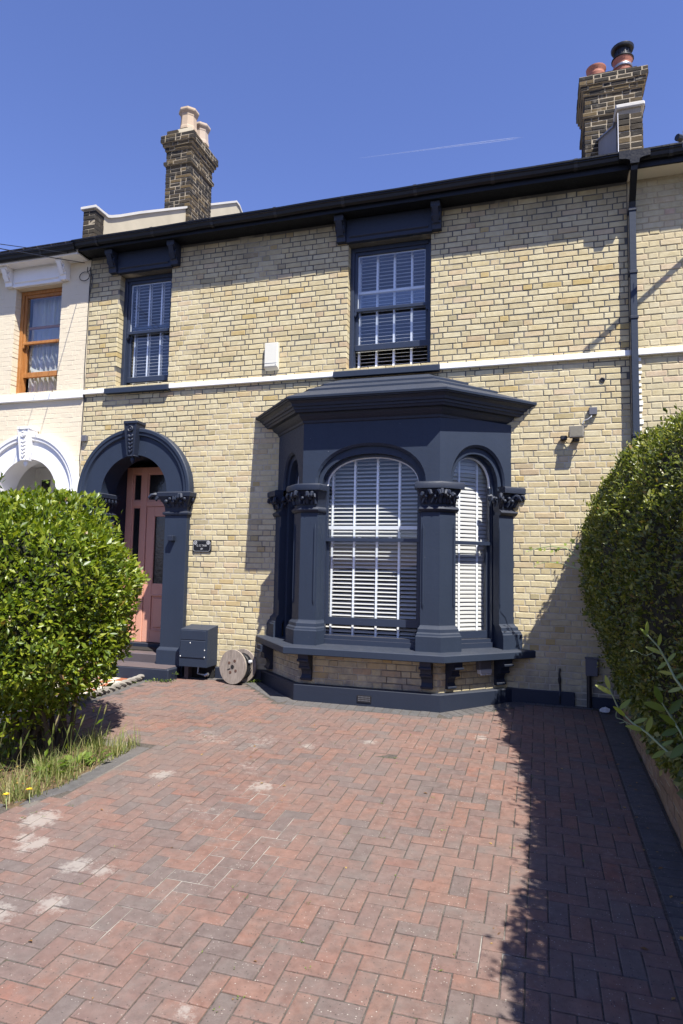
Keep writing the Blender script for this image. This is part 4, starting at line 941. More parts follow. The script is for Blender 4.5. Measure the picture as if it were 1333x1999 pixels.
m = MB(); m.bbox(-6.392, -6.305, -.055, 0, 3.245, 3.335, .006); m.build('box', M_greyp, t)
t = thing('floodlight', 'square grey floodlight with sensor on the brick wall right of the bay', 'floodlight', (.41, 0, 3.05))
T = Matrix.Translation((.412, -.135, 3.075)) @ Matrix.Rotation(R(-12), 4, 'X')
m = MB(); m.bbox(-.078, .078, -.018, .018, -.072, .072, .006, T); m.build('lamp_head', paint('bronze_grey_metal', (.16,.145,.12), .4, .1), t); m = MB(); m.box(-.064, .064, -.021, -.017, -.058, .058, T); m.build('lamp_glass', paint('frosted_lamp_glass', (.105,.095,.07), .4, .06), t)
m = MB(); m.bbox(.375, .45, -.05, 0, 2.985, 3.03, .004); m.tube([(.412, -.045, 3.0), (.412, -.10, 3.0)], .012, 6)
for s in (-1, 1): m.tube([(.412+s*.03, -.03, 3.02), (.412+s*.082, -.08, 3.04), (.412+s*.082, -.13, 3.075)], .006, 5)
m.build('lamp_bracket', M_blackp, t); m = MB(); m.ball((.418, -.105, 2.985), (.028, .028, .024)); m.build('motion_sensor', M_blackp, t, smooth=60)
m = MB(); m.tube([(.375, -.02, 2.99), (.345, -.03, 2.965), (.315, -.02, 2.975), (.29, -.015, 3.0)], .005, 5); m.build('cable', M_blackp, t)
t = thing('security_camera', 'small black sensor housing just left of the square floodlight', 'sensor', (.275, 0, 3.02))
m = MB(); m.bbox(.24, .315, -.075, -.012, 2.998, 3.052, .01); m.build('housing', M_blackp, t); m = MB(); m.box(.262, .295, -.02, 0, 3.0, 3.045); m.build('mount', M_greyp, t)
t = thing('vent_pipe', 'small round black pipe outlet high on the brick near the downpipe', 'pipe outlet', (.705, 0, 3.693)); m = MB(); m.lathe([(.03, 0), (.03, .012), (.02, .014), (.014, .004), (0, .004)], 14, Matrix.Translation((.705, 0, 3.693)) @ Matrix.Rotation(R(90), 4, 'X')); m.build('outlet_ring', M_blackp, t, smooth=40)
t = thing('utility_box', 'grey utility box on a black pipe low on the wall beside the hedge', 'utility box', (.545, 0, .44))
m = MB(); m.bbox(.485, .61, -.085, -.004, .345, .535, .006); m.bbox(.478, .617, -.09, -.004, .53, .545, .003); m.build('box', M_greyp, t); m = MB(); m.tube([(.52, -.045, .345), (.52, -.045, 0), (.515, -.05, -.06)], .026, 8); m.build('conduit', M_blackp, t, smooth=40)
t = thing('cable_pipe', 'thin black cable running up the wall left of the grey utility box', 'cable', (.22, 0, .2)); m = MB(); m.tube([(.215, -.015, -.05), (.212, -.045, .1), (.215, -.012, .18), (.205, -.012, .34), (.215, -.01, .40)], .011, 6); m.ball((.21, -.015, .27), (.018, .018, .05)); m.build('cable', M_blackp, t)
c = pb[3]-Vector((.27, .27, 0)); ang = R(45); T = Matrix.Translation((c.x, c.y, 0)) @ Matrix.Rotation(ang, 4, 'Z')
t = thing('outdoor_socket', 'grey weatherproof socket box under the right end of the bay sill', 'outdoor socket', (c.x, c.y, .4))
m = MB(); m.bbox(-.085, .085, -.07, 0, .37, .49, .006, T); m.build('cover', M_greyp, t); m = MB(); m.bbox(-.088, .088, -.078, -.02, .335, .385, .008, T); m.bbox(-.07, -.01, -.084, -.05, .32, .34, .004, T); m.bbox(.01, .07, -.084, -.05, .32, .34, .004, T); m.build('flap', M_greyl, t)
t = thing('wall_light', 'small navy box light on the front of the right door pier', 'wall light', (-4.78, -.09, 1.85)); m = MB(); m.bbox(-4.815, -4.735, -.165, -.086, 1.80, 1.87, .004); m.build('lamp_body', M_navyd, t)
# gas meter box
t = thing('gas_meter_box', 'navy painted meter cupboard between door pier and cable drum', 'meter box', (-4.29, -.14, .05))
m = MB(); m.extrude([(-4.49, 0, .17), (-4.49, -.28, .17), (-4.49, -.285, .30), (-4.49, -.275, .645), (-4.49, 0, .685)], (.40, 0, 0)); bx_ = m.build('cupboard', M_navy, t)
m = MB(); m.bbox(-4.475, -4.115, -.293, -.27, .285, .505, .004); m.bbox(-4.475, -4.115, -.288, -.27, .512, .635, .004); m.build('front_panel', M_navy, t)
m = MB()
for x, z in ((-4.33, .475), (-4.468, .30), (-4.12, .30), (-4.12, .39)): m.ball((x, -.294, z), (.007, .004, .009), None, 6, 4)
m.build('screw_head', M_white, t)
m = MB(); m.box(-4.48, -4.42, -.16, 0, -.05, .17); m.build('stand', M_step, t); m = MB(); m.box(-4.42, -4.12, -.06, -.002, -.05, .17); m.build('shade_panel', M_dark, t)  # black panel stands in for the shade under the cupboard
m = MB(); m.tube([(-4.30, -.1, .17), (-4.30, -.12, .06), (-4.14, -.14, .045)], .014, 8); m.tube([(-4.17, -.17, .05), (-4.12, -.17, .075)], .02, 8); m.build('pipe', M_metal, t, smooth=40)
# cable drum
t = thing('cable_drum', 'weathered wooden cable reel leaning by the wall left of the bay', 'cable drum', (-3.69, -.175, G(-.15)+.208), None, (R(-3), 0, R(-13)))
RX = Matrix.Rotation(R(90), 4, 'X')
for nm, y in (('flange', -.10), ('flange', .10)):
    m = MB(); m.lathe([(.0, 0), (.212, 0), (.215, .004), (.215, .018), (.212, .022), (0, .022)], 36, Matrix.Translation((0, y, 0)) @ RX); m.build(nm, M_ply, t, True, 30)
m = MB(); m.lathe([(.10, -.09), (.10, .11)], 20, RX); m.build('core', M_ply, t, True, 30)
m = MB(); pts = []
for i in range(240): a = i*.262; pts.append(((.135+.02*(i//120))*math.cos(a), -.07+.16*abs(((i/60) % 2)-1), (.135+.02*(i//120))*math.sin(a)))
m.tube(pts, .013, 5); m.build('wound_cable', M_blackp, t, True, 60)
m = MB(); m.lathe([(.026, 0), (.026, .004), (0, .004)], 14, Matrix.Translation((0, -.121, 0)) @ RX)
m.box(-.085, -.04, -.1255, -.12, -.018, -.006, Matrix.Rotation(R(-20), 4, 'Y')); m.build('spindle_hole', M_dark, t, True)
M_rust = paint('rusty_iron', (.09,.04,.025), .7, .3)
for ax, az in ((.03, .075), (-.055, .045), (.055, -.045), (-.03, -.07)):
    m = MB(); m.lathe([(.019, 0), (.019, .003), (.013, .004), (.012, -.002), (.006, .004), (0, .005)], 12, Matrix.Translation((ax, -.121, az)) @ RX); m.build('bolt', M_rust, t, True)
m = MB(); m.lathe([(.022, 0), (.022, .035), (.012, .04), (0, .04)], 12, Matrix.Translation((.165, .04, .07)) @ RX); m.build('cable_end', M_greyl, t, True)
# doormat, rag
t = thing('doormat', 'dark bristly doormat at the foot of the pink door', 'doormat', (-5.45, .38, .253)); m = MB(); m.bbox(-5.9, -5.0, .22, .49, .2535, .268, .004); m.build('mat', paint('coir_black', (.02,.018,.016), .95, .3, bs=200), t)
t = thing('plastic_bag', 'crumpled white plastic bag at the foot of the garden wall', 'litter', (.66, -.22, G(-.2))); m = MB(); bm_ = []
m.ball((.66, -.22, G(-.2)+.03), (.06, .045, .03), None, 9, 6); m.v = [tuple(Vector(v)+Vector((noise.noise((v[0]*40, v[1]*40, v[2]*40)), noise.noise((v[0]*37+5, v[1]*40, v[2]*40)), noise.noise((v[0]*40, v[1]*33+9, v[2]*40))))*.02) for v in m.v]; m.build('bag', M_white, t)
# cables
def cable(label, pts, r, loc): 
    t = thing('overhead_cable' if 'overhead' in label else 'wall_cable', label, 'cable', loc); m = MB(); m.tube(pts, r, 5); m.build('cable_run', M_blackp, t)
def sag(a, b, s, n=20): return [Vector(a).lerp(Vector(b), i/n)-Vector((0, 0, s*4*(i/n)*(1-i/n))) for i in range(n+1)]
def at_px(x, y, Y):
    d = fwd*F+rt*(x-PW/2)-up*(y-PH/2); return CAM+d*((Y-CAM.y)/d.y)
e1 = at_px(-120, 455, -3.2); e2 = at_px(-140, 452, -3.0)
cable('lower of two thin overhead cables reaching the roof corner from the left', sag((-6.45, -.10, 5.93), e1+(e1-Vector((-6.45, -.1, 5.93)))*2, .05), .006, (-6.45, -.1, 5.93))
cable('upper of two thin overhead cables reaching the roof corner from the left', sag((-6.62, -.25, 6.03), e2+(e2-Vector((-6.62, -.25, 6.03)))*2, .03), .005, (-6.62, -.25, 6.03))
rr = random.Random(8); pts = [(-6.42+rr.gauss(0, .006), -.012, 5.9-.16*i) for i in range(21)]
cable('thin black cable clipped down the join between the cream and the brick house', pts, .006, (-6.42, 0, 4))
pts = [(-6.45, -.03, 5.9)]+[(-6.50+.09*math.cos(a), -.03, 5.76+.07*math.sin(a)) for a in [R(60+30*i) for i in range(13)]]+[(-6.40, -.03, 5.85), (-6.36, -.02, 5.7), (-6.40, -.015, 5.5)]
cable('black cable looped under the eaves at the left corner of the house', pts, .006, (-6.46, 0, 5.8))
# aerial on the right house
t = thing('tv_aerial', 'white pole end with black cap of an aerial above the right gutter', 'aerial', (2.56, 0, 5.92)); a, d_ = Vector((1.389, -.866, 5.92)), Vector((1, .74, 0)).normalized()
m = MB(); m.tube([a, a+d_*1.44], .024, 8); m.build('boom', M_white, t, smooth=40); m = MB(); m.tube([a-d_*.03, a+d_*.03], .034, 8); m.build('end_cap', M_blackp, t)
m = MB(); sd = Vector((-d_.y, d_.x, 0))
for i, k in enumerate((.05, .28, .52, .78, 1.0)): 
    c = a+d_*k; m.tube([c-Vector((0, 0, .09+.02*i)), c+Vector((0, 0, .09+.02*i))], .004, 5)
m.build('element', M_metal, t)
# contrail
def far(x, y, Z): d = fwd*F+rt*(x-PW/2)-up*(y-PH/2); return CAM+d*((Z-CAM.z)/d.z)
k = N('ice_trail'); k.t.nodes.remove(k.b); tr = k.n('BsdfTransparent'); df = k.n('BsdfDiffuse'); df.inputs[0].default_value = (.9, .9, .9, 1); mx = k.n('MixShader')
xx = k.n('TexCoord').outputs['Generated']; k.set(mx.inputs[0], k.mapr(k.noise(.02, 3), .2, .8, .05, .13)); k.set(mx.inputs[1], tr.outputs[0]); k.set(mx.inputs[2], df.outputs[0]); k.set(k.out.inputs[0], mx.outputs[0])
m = MB(); pa, pb_ = far(700, 309, 3000), far(1020, 268, 3000); m.tube([pa.lerp(pb_, q) for q in (0, .2, .4, .6, .8, .93, 1)], [.8, 2, 3.2, 5, 7, 6, .5], 8); tag(m.build('contrail', k.m, None, smooth=90), 'faint white vapour trail crossing the blue sky above the roof', 'contrail')
# ------------------------------------------------------------------ plants
LV5 = np.array([(0, 0, 0), (.5, .5, .06), (-.5, .5, .06), (0, 1, -.05), (0, .45, -.03)])     # base, right, left, tip, midrib
LF5 = np.array([(0, 1, 4), (1, 3, 4), (3, 2, 4), (2, 0, 4)])
def unit(a): return a/np.maximum(np.linalg.norm(a, axis=1, keepdims=True), 1e-9)
def leaf_frames(P, D, Nn, L, Wd):
    D = unit(D); X = unit(np.cross(D, Nn)); Z = np.cross(X, D)
    return np.stack([X*Wd[:, None], D*L[:, None], Z*L[:, None]], 2)      # columns
def leaves(name, P, D, Nn, L, Wd, mat, parent=None, off=None):
    Mx = leaf_frames(P, D, Nn, L, Wd); V = np.einsum('nij,kj->nki', Mx, LV5)+P[:, None, :]
    Fc = (np.arange(len(P))*5)[:, None, None]+LF5[None]
    return np_mesh(name, V.reshape(-1, 3), Fc.reshape(-1, 3), mat, parent, off), Mx
def lump(P, sc, amp): return np.array([noise.noise((p[0]*sc, p[1]*sc, p[2]*sc)) for p in P])*amp
# left laurel bush
bush = thing('laurel_bush', 'large rounded glossy green laurel bush in front of the doorway', 'bush', (-4.1, -3.1, G(-3.1)))
c0 = np.array((-4.42, -3.15, 1.12)); rad = np.array((.96, .96, .93))
n = 40000; d = unit(rng.normal(size=(n, 3))); e = 2.35
rr_ = (np.abs(d/rad)**e).sum(1)**(-1/e); sh = 1-.26*rng.random(n)**1.7
P = c0+d*(rr_*sh)[:, None]; nrm = unit(d/rad**1.2); P += nrm*lump(P, 2.6, .17)[:, None]+nrm*lump(P, 7, .09)[:, None]
low = P[:, 2] < .36+.25*np.array([noise.noise((p[0]*2, p[1]*2, 9.1)) for p in P]); keep = ~(low & (rng.random(n) < .75)); P, nrm, sh = P[keep], nrm[keep], sh[keep]
# low shoots near the ground
q = np.concatenate([np.array(cc)+rng.normal(size=(260, 3))*np.array((.19, .14, .17)) for cc in ((-4.28, -3.45, .22), (-4.35, -3.6, .38), (-4.05, -3.45, .55), (-4.7, -3.65, .45),  (-4.6, -3.6, .28), (-4.0, -3.25, .36), (-4.9, -3.55, .5), (-4.45, -3.3, .1), (-4.5, -3.75, .12), (-4.75, -3.7, .2), (-4.15, -3.4, .5))])
sq = []
for _ in range(46):      # young shoots standing out of the outline
    dd = unit((rng.normal(size=3)*.8+np.array((0, -.2, .9)))[None])[0]; b_ = c0+dd*(np.abs(dd/rad)**e).sum()**(-1/e)*.97
    for j in range(9): sq.append(b_+(dd*.6+np.array((0, 0, .8)))*.021*j+rng.normal(size=3)*.012)
q = np.concatenate([q, np.array(sq)])
P = np.concatenate([P, q]); nrm = np.concatenate([nrm, unit(rng.normal(size=q.shape)+np.array((0.3, -.6, .5)))]); n = len(P)
D = unit(nrm*.65+np.array((0, 0, .35))+rng.normal(size=(n, 3))*.62); Nn = unit(nrm*.6+np.array((0, -.1, .75))+rng.normal(size=(n, 3))*.45)
L = rng.normal(.058, .013, n).clip(.025, .095); Wd = L*rng.normal(.44, .06, n).clip(.3, .6)
fc = ((P-np.array(CAM)) * nrm).sum(1)
scr = np.array([(L[i]**2/max((Vector(P[i])-CAM).length, 1)**2 if fc[i] < -.5 and 0 < proj(P[i])[0] < 270 and (Vector(P[i])-Vector(c0)).dot(Vector(nrm[i])) > .6 else 0) for i in range(n)])
top = np.argsort(-scr)[:300]; rest = np.setdiff1d(np.arange(n), top)
o, _ = leaves('foliage', P[rest], D[rest], Nn[rest], L[rest], Wd[rest], M_laurel, bush, bush.location); o['kind'] = 'stuff'
lm = bpy.data.meshes.new('leaf'); lm.from_pydata([tuple(v) for v in LV5], [], [tuple(f) for f in LF5]); lm.materials.append(M_laurel)
Mx = leaf_frames(P[top], D[top], Nn[top], L[top], Wd[top])
for k_, i in enumerate(top):
    o = link(bpy.data.objects.new('leaf', lm), bush); T = Matrix([list(r) for r in Mx[k_]]).to_4x4(); T.translation = Vector(P[i])-bush.location; o.matrix_local = T
m = MB(); rr = random.Random(3)
for k_ in range(13):
    b0 = Vector((-4.12+rr.uniform(-.28, .22), -3.12+rr.uniform(-.2, .2), G(-3.1)-.05)); t1 = Vector((-4.42+rr.uniform(-.85, .85), -3.15+rr.uniform(-.6, .6), rr.uniform(.7, 1.5)))
    mid = b0.lerp(t1, .5)+Vector((rr.uniform(-.1, .1), rr.uniform(-.1, .1), .08)); m.tube([b0, b0.lerp(mid, .5)+Vector((rr.uniform(-.03, .03), 0, 0)), mid, t1], [.026, .022, .017, .008], 6)
m.build('stem', M_bark, bush, smooth=60)
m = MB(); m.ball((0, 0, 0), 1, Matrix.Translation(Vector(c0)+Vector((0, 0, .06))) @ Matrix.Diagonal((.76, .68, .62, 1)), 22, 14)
m.v = [tuple(Vector(v)+Vector((noise.noise(Vector(v)*5), noise.noise(Vector(v)*5+Vector((7, 0, 0))), noise.noise(Vector(v)*5+Vector((0, 9, 0)))))*.10) for v in m.v]; m.build('shade_core', paint('bush_core_shade', (.018,.02,.010), .95, .4), bush)  # solid filler added inside, near black for the shade between leaves
# hedge on the right
hedge = thing('privet_hedge', 'tall overgrown privet hedge bulging over the low wall on the right', 'hedge', (1.2, -3, G(-3)))
HP = np.array([(.84, .30), (.74, .48), (.64, .75), (.53, 1.1), (.475, 1.45), (.49, 1.8), (.575, 2.15), (.70, 2.45), (.87, 2.68), (1.10, 2.82), (1.4, 2.88), (1.9, 2.88)])
seg = np.linalg.norm(np.diff(HP, axis=0), axis=1); cum = np.r_[0, np.cumsum(seg)]
def hpt(s): return np.stack([np.interp(s, cum, HP[:, 0]), np.interp(s, cum, HP[:, 1])], 1)
YE0, YE1 = -.20, -7.0
YK = np.array([-7.0, -5.2, -4.4, -3.7, -3.1, -2.6, -2.0, -1.4, -.8, -.2]); XS = np.array([.46, .46, .42, .42, .36, .18, .10, -.02, -.01, -.02])   # bulges along its length
def hedge_pts(n, depth=.11):
    s = rng.random(n)**.9*cum[-1]; y = YE0+(YE1-YE0)*rng.random(n); p = hpt(s); p2 = hpt(np.minimum(s+.02, cum[-1])); t = p2-p
    nn = unit(np.stack([-t[:, 1], np.zeros(n), t[:, 0]], 1)); dp = depth*rng.random(n)**1.7
    xs = np.interp(y, YK, XS)*np.clip((p[:, 1]-.2)/1.0, 0, 1)
    P = np.stack([p[:, 0]+xs, y, p[:, 1]], 1)
    e = np.clip((y+.65)/.45, 0, 1)**2; ctr = np.array((1.15, 0, 1.55)); P[:, 0] += (ctr[0]-P[:, 0])*e*.10; P[:, 2] += (ctr[2]-P[:, 2])*e*.05
    nn = unit(nn+np.stack([np.zeros(n), e*1.3, np.zeros(n)], 1)); P = P-nn*dp[:, None]
    P += nn*(lump(P, 2.2, .12)+lump(P, 6.5, .06))[:, None]; return P, nn, dp
n = 78000; P, nrm, dp_ = hedge_pts(n)
q0, n0, _ = hedge_pts(420, .02); Q, QN = [], []
for c_, g_ in zip(q0, n0):      # sprigs standing out of the clipped face
    ax = unit((g_*.8+np.array((0, 0, .7))+rng.normal(size=3)*.35)[None])[0]; ln = rng.uniform(.06, .20)
    for j in range(int(ln/.012)): Q.append(c_+ax*(.012*j)+rng.normal(size=3)*.006); QN.append(g_*.5+ax*.5+rng.normal(size=3)*.5)
P = np.concatenate([P, Q]); nrm = np.concatenate([nrm, unit(np.array(QN))])
# face towards the house end
m_ = 9000; a = rng.random(m_); s = rng.random(m_)*cum[-1]; p = hpt(s); ctr = np.array((1.5, 1.3)); pe = ctr+(p-ctr)*np.sqrt(a)[:, None]
Pe = np.stack([pe[:, 0], YE0-.03-.12*rng.random(m_), pe[:, 1]], 1); P = np.concatenate([P, Pe]); nrm = np.concatenate([nrm, np.tile([0, .9, .2], (m_, 1))]); n = len(P)
D = unit(nrm*.5+np.array((0, 0, .45))+rng.normal(size=(n, 3))*.6); Nn = unit(nrm*.7+np.array((0, 0, .6))+rng.normal(size=(n, 3))*.5)
L = rng.normal(.038, .008, n).clip(.018, .06); Wd = L*rng.normal(.5, .07, n).clip(.32, .65)
scr = np.array([L[i]**2/max((Vector(P[i])-CAM).length, 1)**2 if 0 < proj(P[i])[0] < PW and nrm[i][0] < -.3 else 0 for i in range(n)])
top = np.argsort(-scr)[:200]; rest = np.setdiff1d(np.arange(n), top)
o, _ = leaves('foliage', P[rest], D[rest], Nn[rest], L[rest], Wd[rest], M_privet, hedge, hedge.location); o['kind'] = 'stuff'
lm2 = lm.copy(); lm2.materials.clear(); lm2.materials.append(M_privet); Mx = leaf_frames(P[top], D[top], Nn[top], L[top], Wd[top])
for k_, i in enumerate(top):
    o = link(bpy.data.objects.new('leaf', lm2), hedge); T = Matrix([list(r) for r in Mx[k_]]).to_4x4(); T.translation = Vector(P[i])-hedge.location; o.matrix_local = T
# solid core added to block light, near black for the inner shade
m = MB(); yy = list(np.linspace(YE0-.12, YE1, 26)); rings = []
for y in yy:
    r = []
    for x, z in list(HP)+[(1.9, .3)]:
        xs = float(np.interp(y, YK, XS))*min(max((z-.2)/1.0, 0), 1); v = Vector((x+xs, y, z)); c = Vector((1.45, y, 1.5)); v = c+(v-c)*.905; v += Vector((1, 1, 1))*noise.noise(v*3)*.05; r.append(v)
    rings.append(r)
m.loft(rings); m.build('shade_core', paint('hedge_core_shade', (.022,.021,.012), .95, .4), hedge)
m = MB()
for k_ in range(16): 
    y = -.6-.42*k_; m.tube([(1.0, y, .1), (.98+rr.uniform(-.05, .05), y+rr.uniform(-.1, .1), .6), (1.1, y+rr.uniform(-.2, .2), 1.3)], [.03, .022, .012], 6)
m.build('stem', M_bark, hedge, smooth=60)
# ivy hanging over the garden wall
ivy = thing('ivy', 'dark ivy hanging from the hedge foot over the low garden wall', 'ivy', (.84, -2.5, .3)); n = 3200
y = -.45-5.6*rng.random(n); z = .48-.34*rng.random(n)**1.3*(.6+.6*np.array([noise.noise((0, yy_*2.2, 4.)) for yy_ in y])); x = .80-.05*rng.random(n)-.10*np.clip(z-.3, 0, .3)
P = np.stack([x, y, z], 1); nn = np.tile([-1., 0, .3], (n, 1)); D = unit(np.array((-.3, 0, -.8))+rng.normal(size=(n, 3))*.5); Nn = unit(nn+rng.normal(size=(n, 3))*.4); L = rng.normal(.05, .012, n).clip(.02, .08)
o, _ = leaves('foliage', P, D, Nn, L, L*.85, M_privet, ivy, ivy.location); o['kind'] = 'stuff'
# pea vine shoots in front of the hedge
def shoot(name, label, path, lp, mat, ls, group, wr=.3):
    t = thing(name, label, 'climbing plant', path[-1], group); pts = [Vector(p) for p in path]
    P = []; 
    for i in range(len(pts)-1):
        for q in range(4): P.append(pts[i].lerp(pts[i+1], q/4))
    P.append(pts[-1]); m = MB(); m.tube(P, [.004+.004*i/len(P) for i in range(len(P))], 6); m.build('stem', M_stem, t, smooth=60)
    rr = random.Random(len(label)); Mt = []
    for i, (f, az, el) in enumerate(lp):
        k_ = f*(len(P)-1); p = P[int(k_)]; d = Vector((math.cos(az)*math.cos(el), -.25+rr.uniform(-.2, .2), math.sin(az)*math.cos(el))).normalized(); L_ = ls*rr.uniform(.75, 1.15)
        up_ = Vector((rr.uniform(-.4, .4), -.8, .6)); X = d.cross(up_).normalized(); Z = X.cross(d); m = MB()
        for s in (0, 1):
            for j in range(5):
                pass
        r0 = []
        for j in range(7):
            u_ = j/6; w0 = wr*L_*math.sin(PI*min(u_*.93+.05, 1))**.8*.5; b = Z*(-.10*L_*u_*u_)
            r0.append([p+d*L_*u_+X*w0+b+Z*.08*w0, p+d*L_*u_+b-Z*.1*w0, p+d*L_*u_-X*w0+b+Z*.08*w0])
        m.loft(r0, False, False); m.build('leaf', mat, t, smooth=60)
    return t, P
def W(x, y, Y): return at_px(x, y, Y)
v1 = [W(1190, 1345, -3.3), W(1208, 1385, -3.3), W(1235, 1412, -3.35), W(1262, 1430, -3.4), W(1300, 1465, -3.5), W(1342, 1500, -3.6)]
t, P1 = shoot('vine_shoot', 'pale pea vine shoot arching out low beside the hedge foot', v1, [(.02, 1.9, .1), (.08, 2.6, .1), (.2, .8, .1), (.3, 2.4, .2), (.42, .5, .1), (.55, 2.9, .2), (.62, 1.3, .2), (.75, .6, .1), (.8, -2.7, .1), (.92, 1.2, .1), (.95, .2, .2)], M_vine, .10, 'pea vine shoots beside the hedge')
m = MB(); a = P1[4]; m.tube([a+Vector((.004*i-.03*math.sin(i*.5), 0, -.012*i+.01*math.cos(i))) for i in range(11)], .0025, 4); a = P1[9]; m.tube([a+Vector((-.012*i, 0, .002*i-.008*math.sin(i))) for i in range(9)], .0025, 4); m.build('tendril', M_stem, t)
v2 = [W(1262, 1238, -3.9), W(1285, 1262, -3.9), W(1302, 1292, -3.9), W(1318, 1325, -3.95), W(1345, 1360, -4.0)]
t, P2 = shoot('vine_shoot', 'pale pea vine shoot standing higher against the hedge face', v2, [(.05, 1.5, .1), (.12, 2.3, .1), (.3, 1.4, .1), (.38, 2.7, .1), (.5, .9, .1), (.55, -2.5, .2), (.7, 2.9, .1), (.8, .7, .1), (.9, -2.8, .1)], M_vine, .085, 'pea vine shoots beside the hedge')
m = MB(); a = P2[6]; m.tube([a+Vector((-.02*i, 0, .012*math.sin(i*1.1))) for i in range(9)], .002, 4); m.build('tendril', M_stem, t)
v3 = [W(1292, 1372, -3.8), W(1310, 1400, -3.8), W(1330, 1432, -3.85), W(1350, 1470, -3.9)]
shoot('vine_shoot', 'darker broad-leaved vine shoot between the two paler ones', v3, [(.05, 2.0, .1), (.2, 2.8, .1), (.3, .9, .1), (.5, 2.5, .1), (.6, -2.8, .1), (.75, 1.4, .1), (.85, -2.4, .1)], M_weed, .11, 'pea vine shoots beside the hedge', .36)
def lobed(m, p, d, up_, L_):
    X = d.cross(up_).normalized(); Z = X.cross(d); pts = []
    for j, rr0 in enumerate((.12, .55, .42, .85, .55, 1., .55, .85, .42, .55)):
        a = R(-150+300*j/9); pts.append(p+(d*math.cos(a)+X*math.sin(a))*rr0*L_*.6+d*L_*.35+Z*.03*L_*(j % 2))
    c = p+d*L_*.35; m.add([c]+pts, [(0, j, j+1) for j in range(1, 10)])
b1 = [W(1028, 1077, -.45), W(1050, 1070, -.45), W(1075, 1066, -.5), W(1105, 1070, -.55), W(1140, 1094, -.6)]
t = thing('creeper_sprig', 'thin lobed-leaf sprig reaching left from the hedge across the sunny brick', 'climbing plant', b1[-1]); m = MB()
m.tube(b1, [.003, .005, .006, .007, .009], 5); m.tube([W(1045, 1103, -.45), W(1066, 1097, -.45), W(1095, 1100, -.5), W(1135, 1112, -.6)], [.003, .004, .006, .008], 5)
m.tube([W(1118, 1090, -.5), W(1113, 1070, -.5)], .002, 4); m.build('stem', M_stem, t); rr = random.Random(2)
for x, y, L_, aim in ((1031, 1077, .03, 2.8), (1034, 1074, .05, 1.2), (1054, 1078, .06, 1.6), (1059, 1075, .055, .6), (1072, 1077, .06, .2), (1082, 1078, .05, .8), (1085, 1074, .06, .5), (1113, 1062, .085, 1.0), (1108, 1066, .06, 2.6), (1122, 1067, .06, .3), (1108, 1087, .05, .4), (1115, 1101, .05, .4), (1050, 1102, .045, 1.8), (1047, 1105, .03, 3.3), (1090, 1101, .045, 2.2), (1106, 1098, .05, 1.0), (1130, 1088, .05, .9)):
    m = MB(); d = Vector((math.cos(aim), -.2, math.sin(aim))).normalized(); lobed(m, W(x, y, -.5), d, Vector((.2, -.7, .7)), L_); m.build('leaf', M_vine, t)
# grass and weeds
def blades(name, pts, hmin, hmax, wd, mat, label=None, lean=.35):
    n = len(pts); P = np.array(pts); h = hmin+(hmax-hmin)*rng.random(n)**1.5; a = rng.random(n)*2*PI; ln = np.stack([np.cos(a), np.sin(a), np.zeros(n)], 1)*(lean*rng.random(n)*h)[:, None]
    sd = np.stack([-np.sin(a), np.cos(a), np.zeros(n)], 1)*wd; upv = np.array((0, 0, 1.))*h[:, None]
    V = np.stack([P-sd, P+sd, P+ln*.35+upv*.6-sd*.7, P+ln*.35+upv*.6+sd*.7, P+ln+upv*.97], 1)
    Fc = (np.arange(n)*5)[:, None, None]+np.array([(0, 1, 3), (0, 3, 2), (2, 3, 4)])[None]
    o = np_mesh(name, V.reshape(-1, 3), Fc.reshape(-1, 3), mat); o['kind'] = 'stuff'; return o
pts = []
while len(pts) < 2600:
    x, y = rng.uniform(-5.0, -3.44), rng.uniform(-4.04, -2.62)
    edge = -3.60+(x+3.36)/(-.23)*-.45 if x > -3.56 else -4.02
    if y < edge: continue
    w_ = -.08+.38*max(0, 1-abs(x+3.62)/.45)+2.0*max(0, noise.noise((x*4.5, y*4.5, 0)))
    if rng.random() < w_: pts.append((x, y, G(y)))
blades('grass', pts, .03, .21, .0026, M_grass, lean=1.1)
m = MB(); hd = MB()
for k_ in range(16):
    x, y = rng.uniform(-4.3, -3.5), rng.uniform(-3.95, -2.75); h = rng.uniform(.28, .46); lx, ly = rng.uniform(-.08, .1), rng.uniform(-.08, .05); b = Vector((x, y, G(y))); e_ = b+Vector((lx, ly, h))
    m.tube([b, b+Vector((lx*.3, ly*.3, h*.6)), e_], .0018, 4); hd.tube([e_, e_+Vector((lx*.15, ly*.1, .035)), e_+Vector((lx*.4, ly*.3, .085))], [.004, .008, .002], 5)
o = m.build('grass_stalks', M_grass); o['kind'] = 'stuff'; o = hd.build('grass_seed_heads', M_grass); o['kind'] = 'stuff'
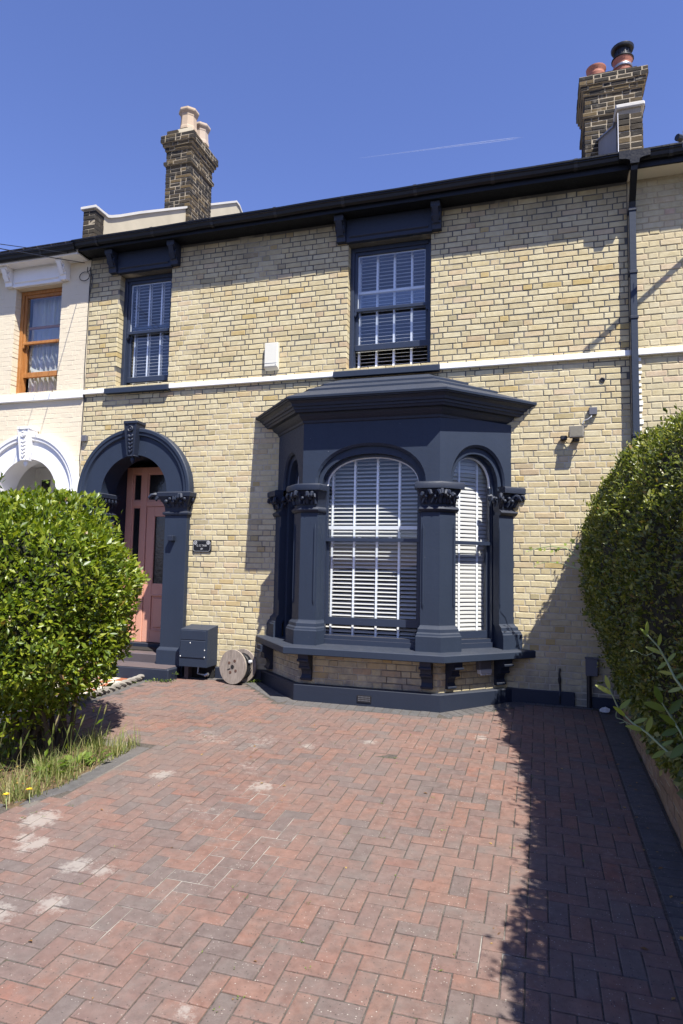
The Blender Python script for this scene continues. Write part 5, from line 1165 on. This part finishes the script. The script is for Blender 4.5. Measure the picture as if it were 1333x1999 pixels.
# broad weeds on the bed edge and in the joints
def weed_leaves(name, spots, mat):
    Ps, Ds, Ns, Ls = [], [], [], []
    for (x, y, z, r, k_, l) in spots:
        for i in range(k_):
            a = rng.random()*2*PI; q = rng.random()**.5*r; Ps.append((x+q*math.cos(a), y+q*math.sin(a), z+rng.random()*l*.8)); Ds.append((math.cos(a), math.sin(a), rng.uniform(.1, 1.0))); Ns.append((rng.normal()*.3, rng.normal()*.3-.2, 1)); Ls.append(l*rng.uniform(.6, 1.3))
    Ls = np.array(Ls); o, _ = leaves(name, np.array(Ps), np.array(Ds), np.array(Ns), Ls, Ls*.42, mat); o['kind'] = 'stuff'
sp = [(-3.60, -3.28, G(-3.3), .10, 26, .10), (-3.72, -3.45, G(-3.4), .10, 22, .10), (-3.52, -3.15, G(-3.1), .07, 14, .08), (-4.70, -.44, G(-.4), .05, 22, .035), (-4.60, -.42, G(-.4), .04, 18, .03), (-4.53, -.40, G(-.4), .05, 24, .035), (-4.80, -.5, G(-.5), .04, 26, .025), (-4.55, -.30, .05, .05, 20, .03), (-3.50, -.12, 0, .05, 24, .03), (-3.44, -.10, 0, .04, 16, .035), (-4.96, -.95, G(-.9), .04, 24, .02), (-4.93, -.62, G(-.6), .03, 18, .02), (-5.0, -1.2, G(-1.2), .05, 18, .03)]
weed_leaves('weeds', sp, M_weed)
sp = []
for i in range(150):
    x, y = rng.uniform(-4.7, .55), rng.uniform(-6.0, -.3)
    cell = rng.random() < .5; gx = OX+round((x-OX)/PM)*PM if cell else x; gy = OY+round((y-OY)/PM)*PM if not cell else y
    if pave_inside(gx, gy): sp.append((gx, gy, G(gy)-.004, .014, int(rng.integers(3, 9)), .011))
weed_leaves('joint_weeds', sp, M_weed)
Ps = []
for i in range(130): 
    x, y = rng.uniform(-4.7, .8), rng.uniform(-6.0, -.15)
    if i > 70: x = rng.normal(.62, .10)
    if pave_inside(min(x, .59), y): Ps.append((x, y, G(y)+.003))
for i in range(160): Ps.append((rng.uniform(-4.6, -3.45), rng.uniform(-3.95, -2.7), G(-3.4)+.03+rng.random()*.02))
Ps = np.array(Ps); n = len(Ps); a = rng.random(n)*2*PI; L = rng.uniform(.012, .038, n)
o, _ = leaves('leaf_litter', Ps, np.stack([np.cos(a), np.sin(a), rng.random(n)*.3], 1), np.tile([0, 0, 1.], (n, 1))+rng.normal(size=(n, 3))*.25, L, L*.5, M_litter); o['kind'] = 'stuff'
for x, y in ((57, 1542), (12, 1552)):
    d = fwd*F+rt*(x-PW/2)-up*(y-PH/2); tt = (G(-3.95)+.09-CAM.z)/d.z; p = CAM+d*tt
    t = thing('dandelion', 'yellow dandelion flower nearer the brick drive' if x > 30 else 'yellow dandelion flower at the left edge of the picture', 'flower', (p.x, p.y, G(p.y)), 'dandelions in the bed')
    m = MB(); m.tube([(p.x+.01, p.y, G(p.y)), (p.x, p.y, p.z)], .0025, 5); m.build('stem', M_stem, t); m = MB()
    for k_ in range(22): a = k_*2.4; q = .006+.0007*k_; dd = Vector((math.cos(a), math.sin(a), .9-.03*k_)).normalized(); sd = Vector((-math.sin(a), math.cos(a), 0))*.003; m.add([p-sd, p+sd, p+dd*(.014+.0006*k_)+sd*.8, p+dd*(.014+.0006*k_)-sd*.8], [(0, 1, 2, 3)])
    m.build('flower_head', M_yellow, t)
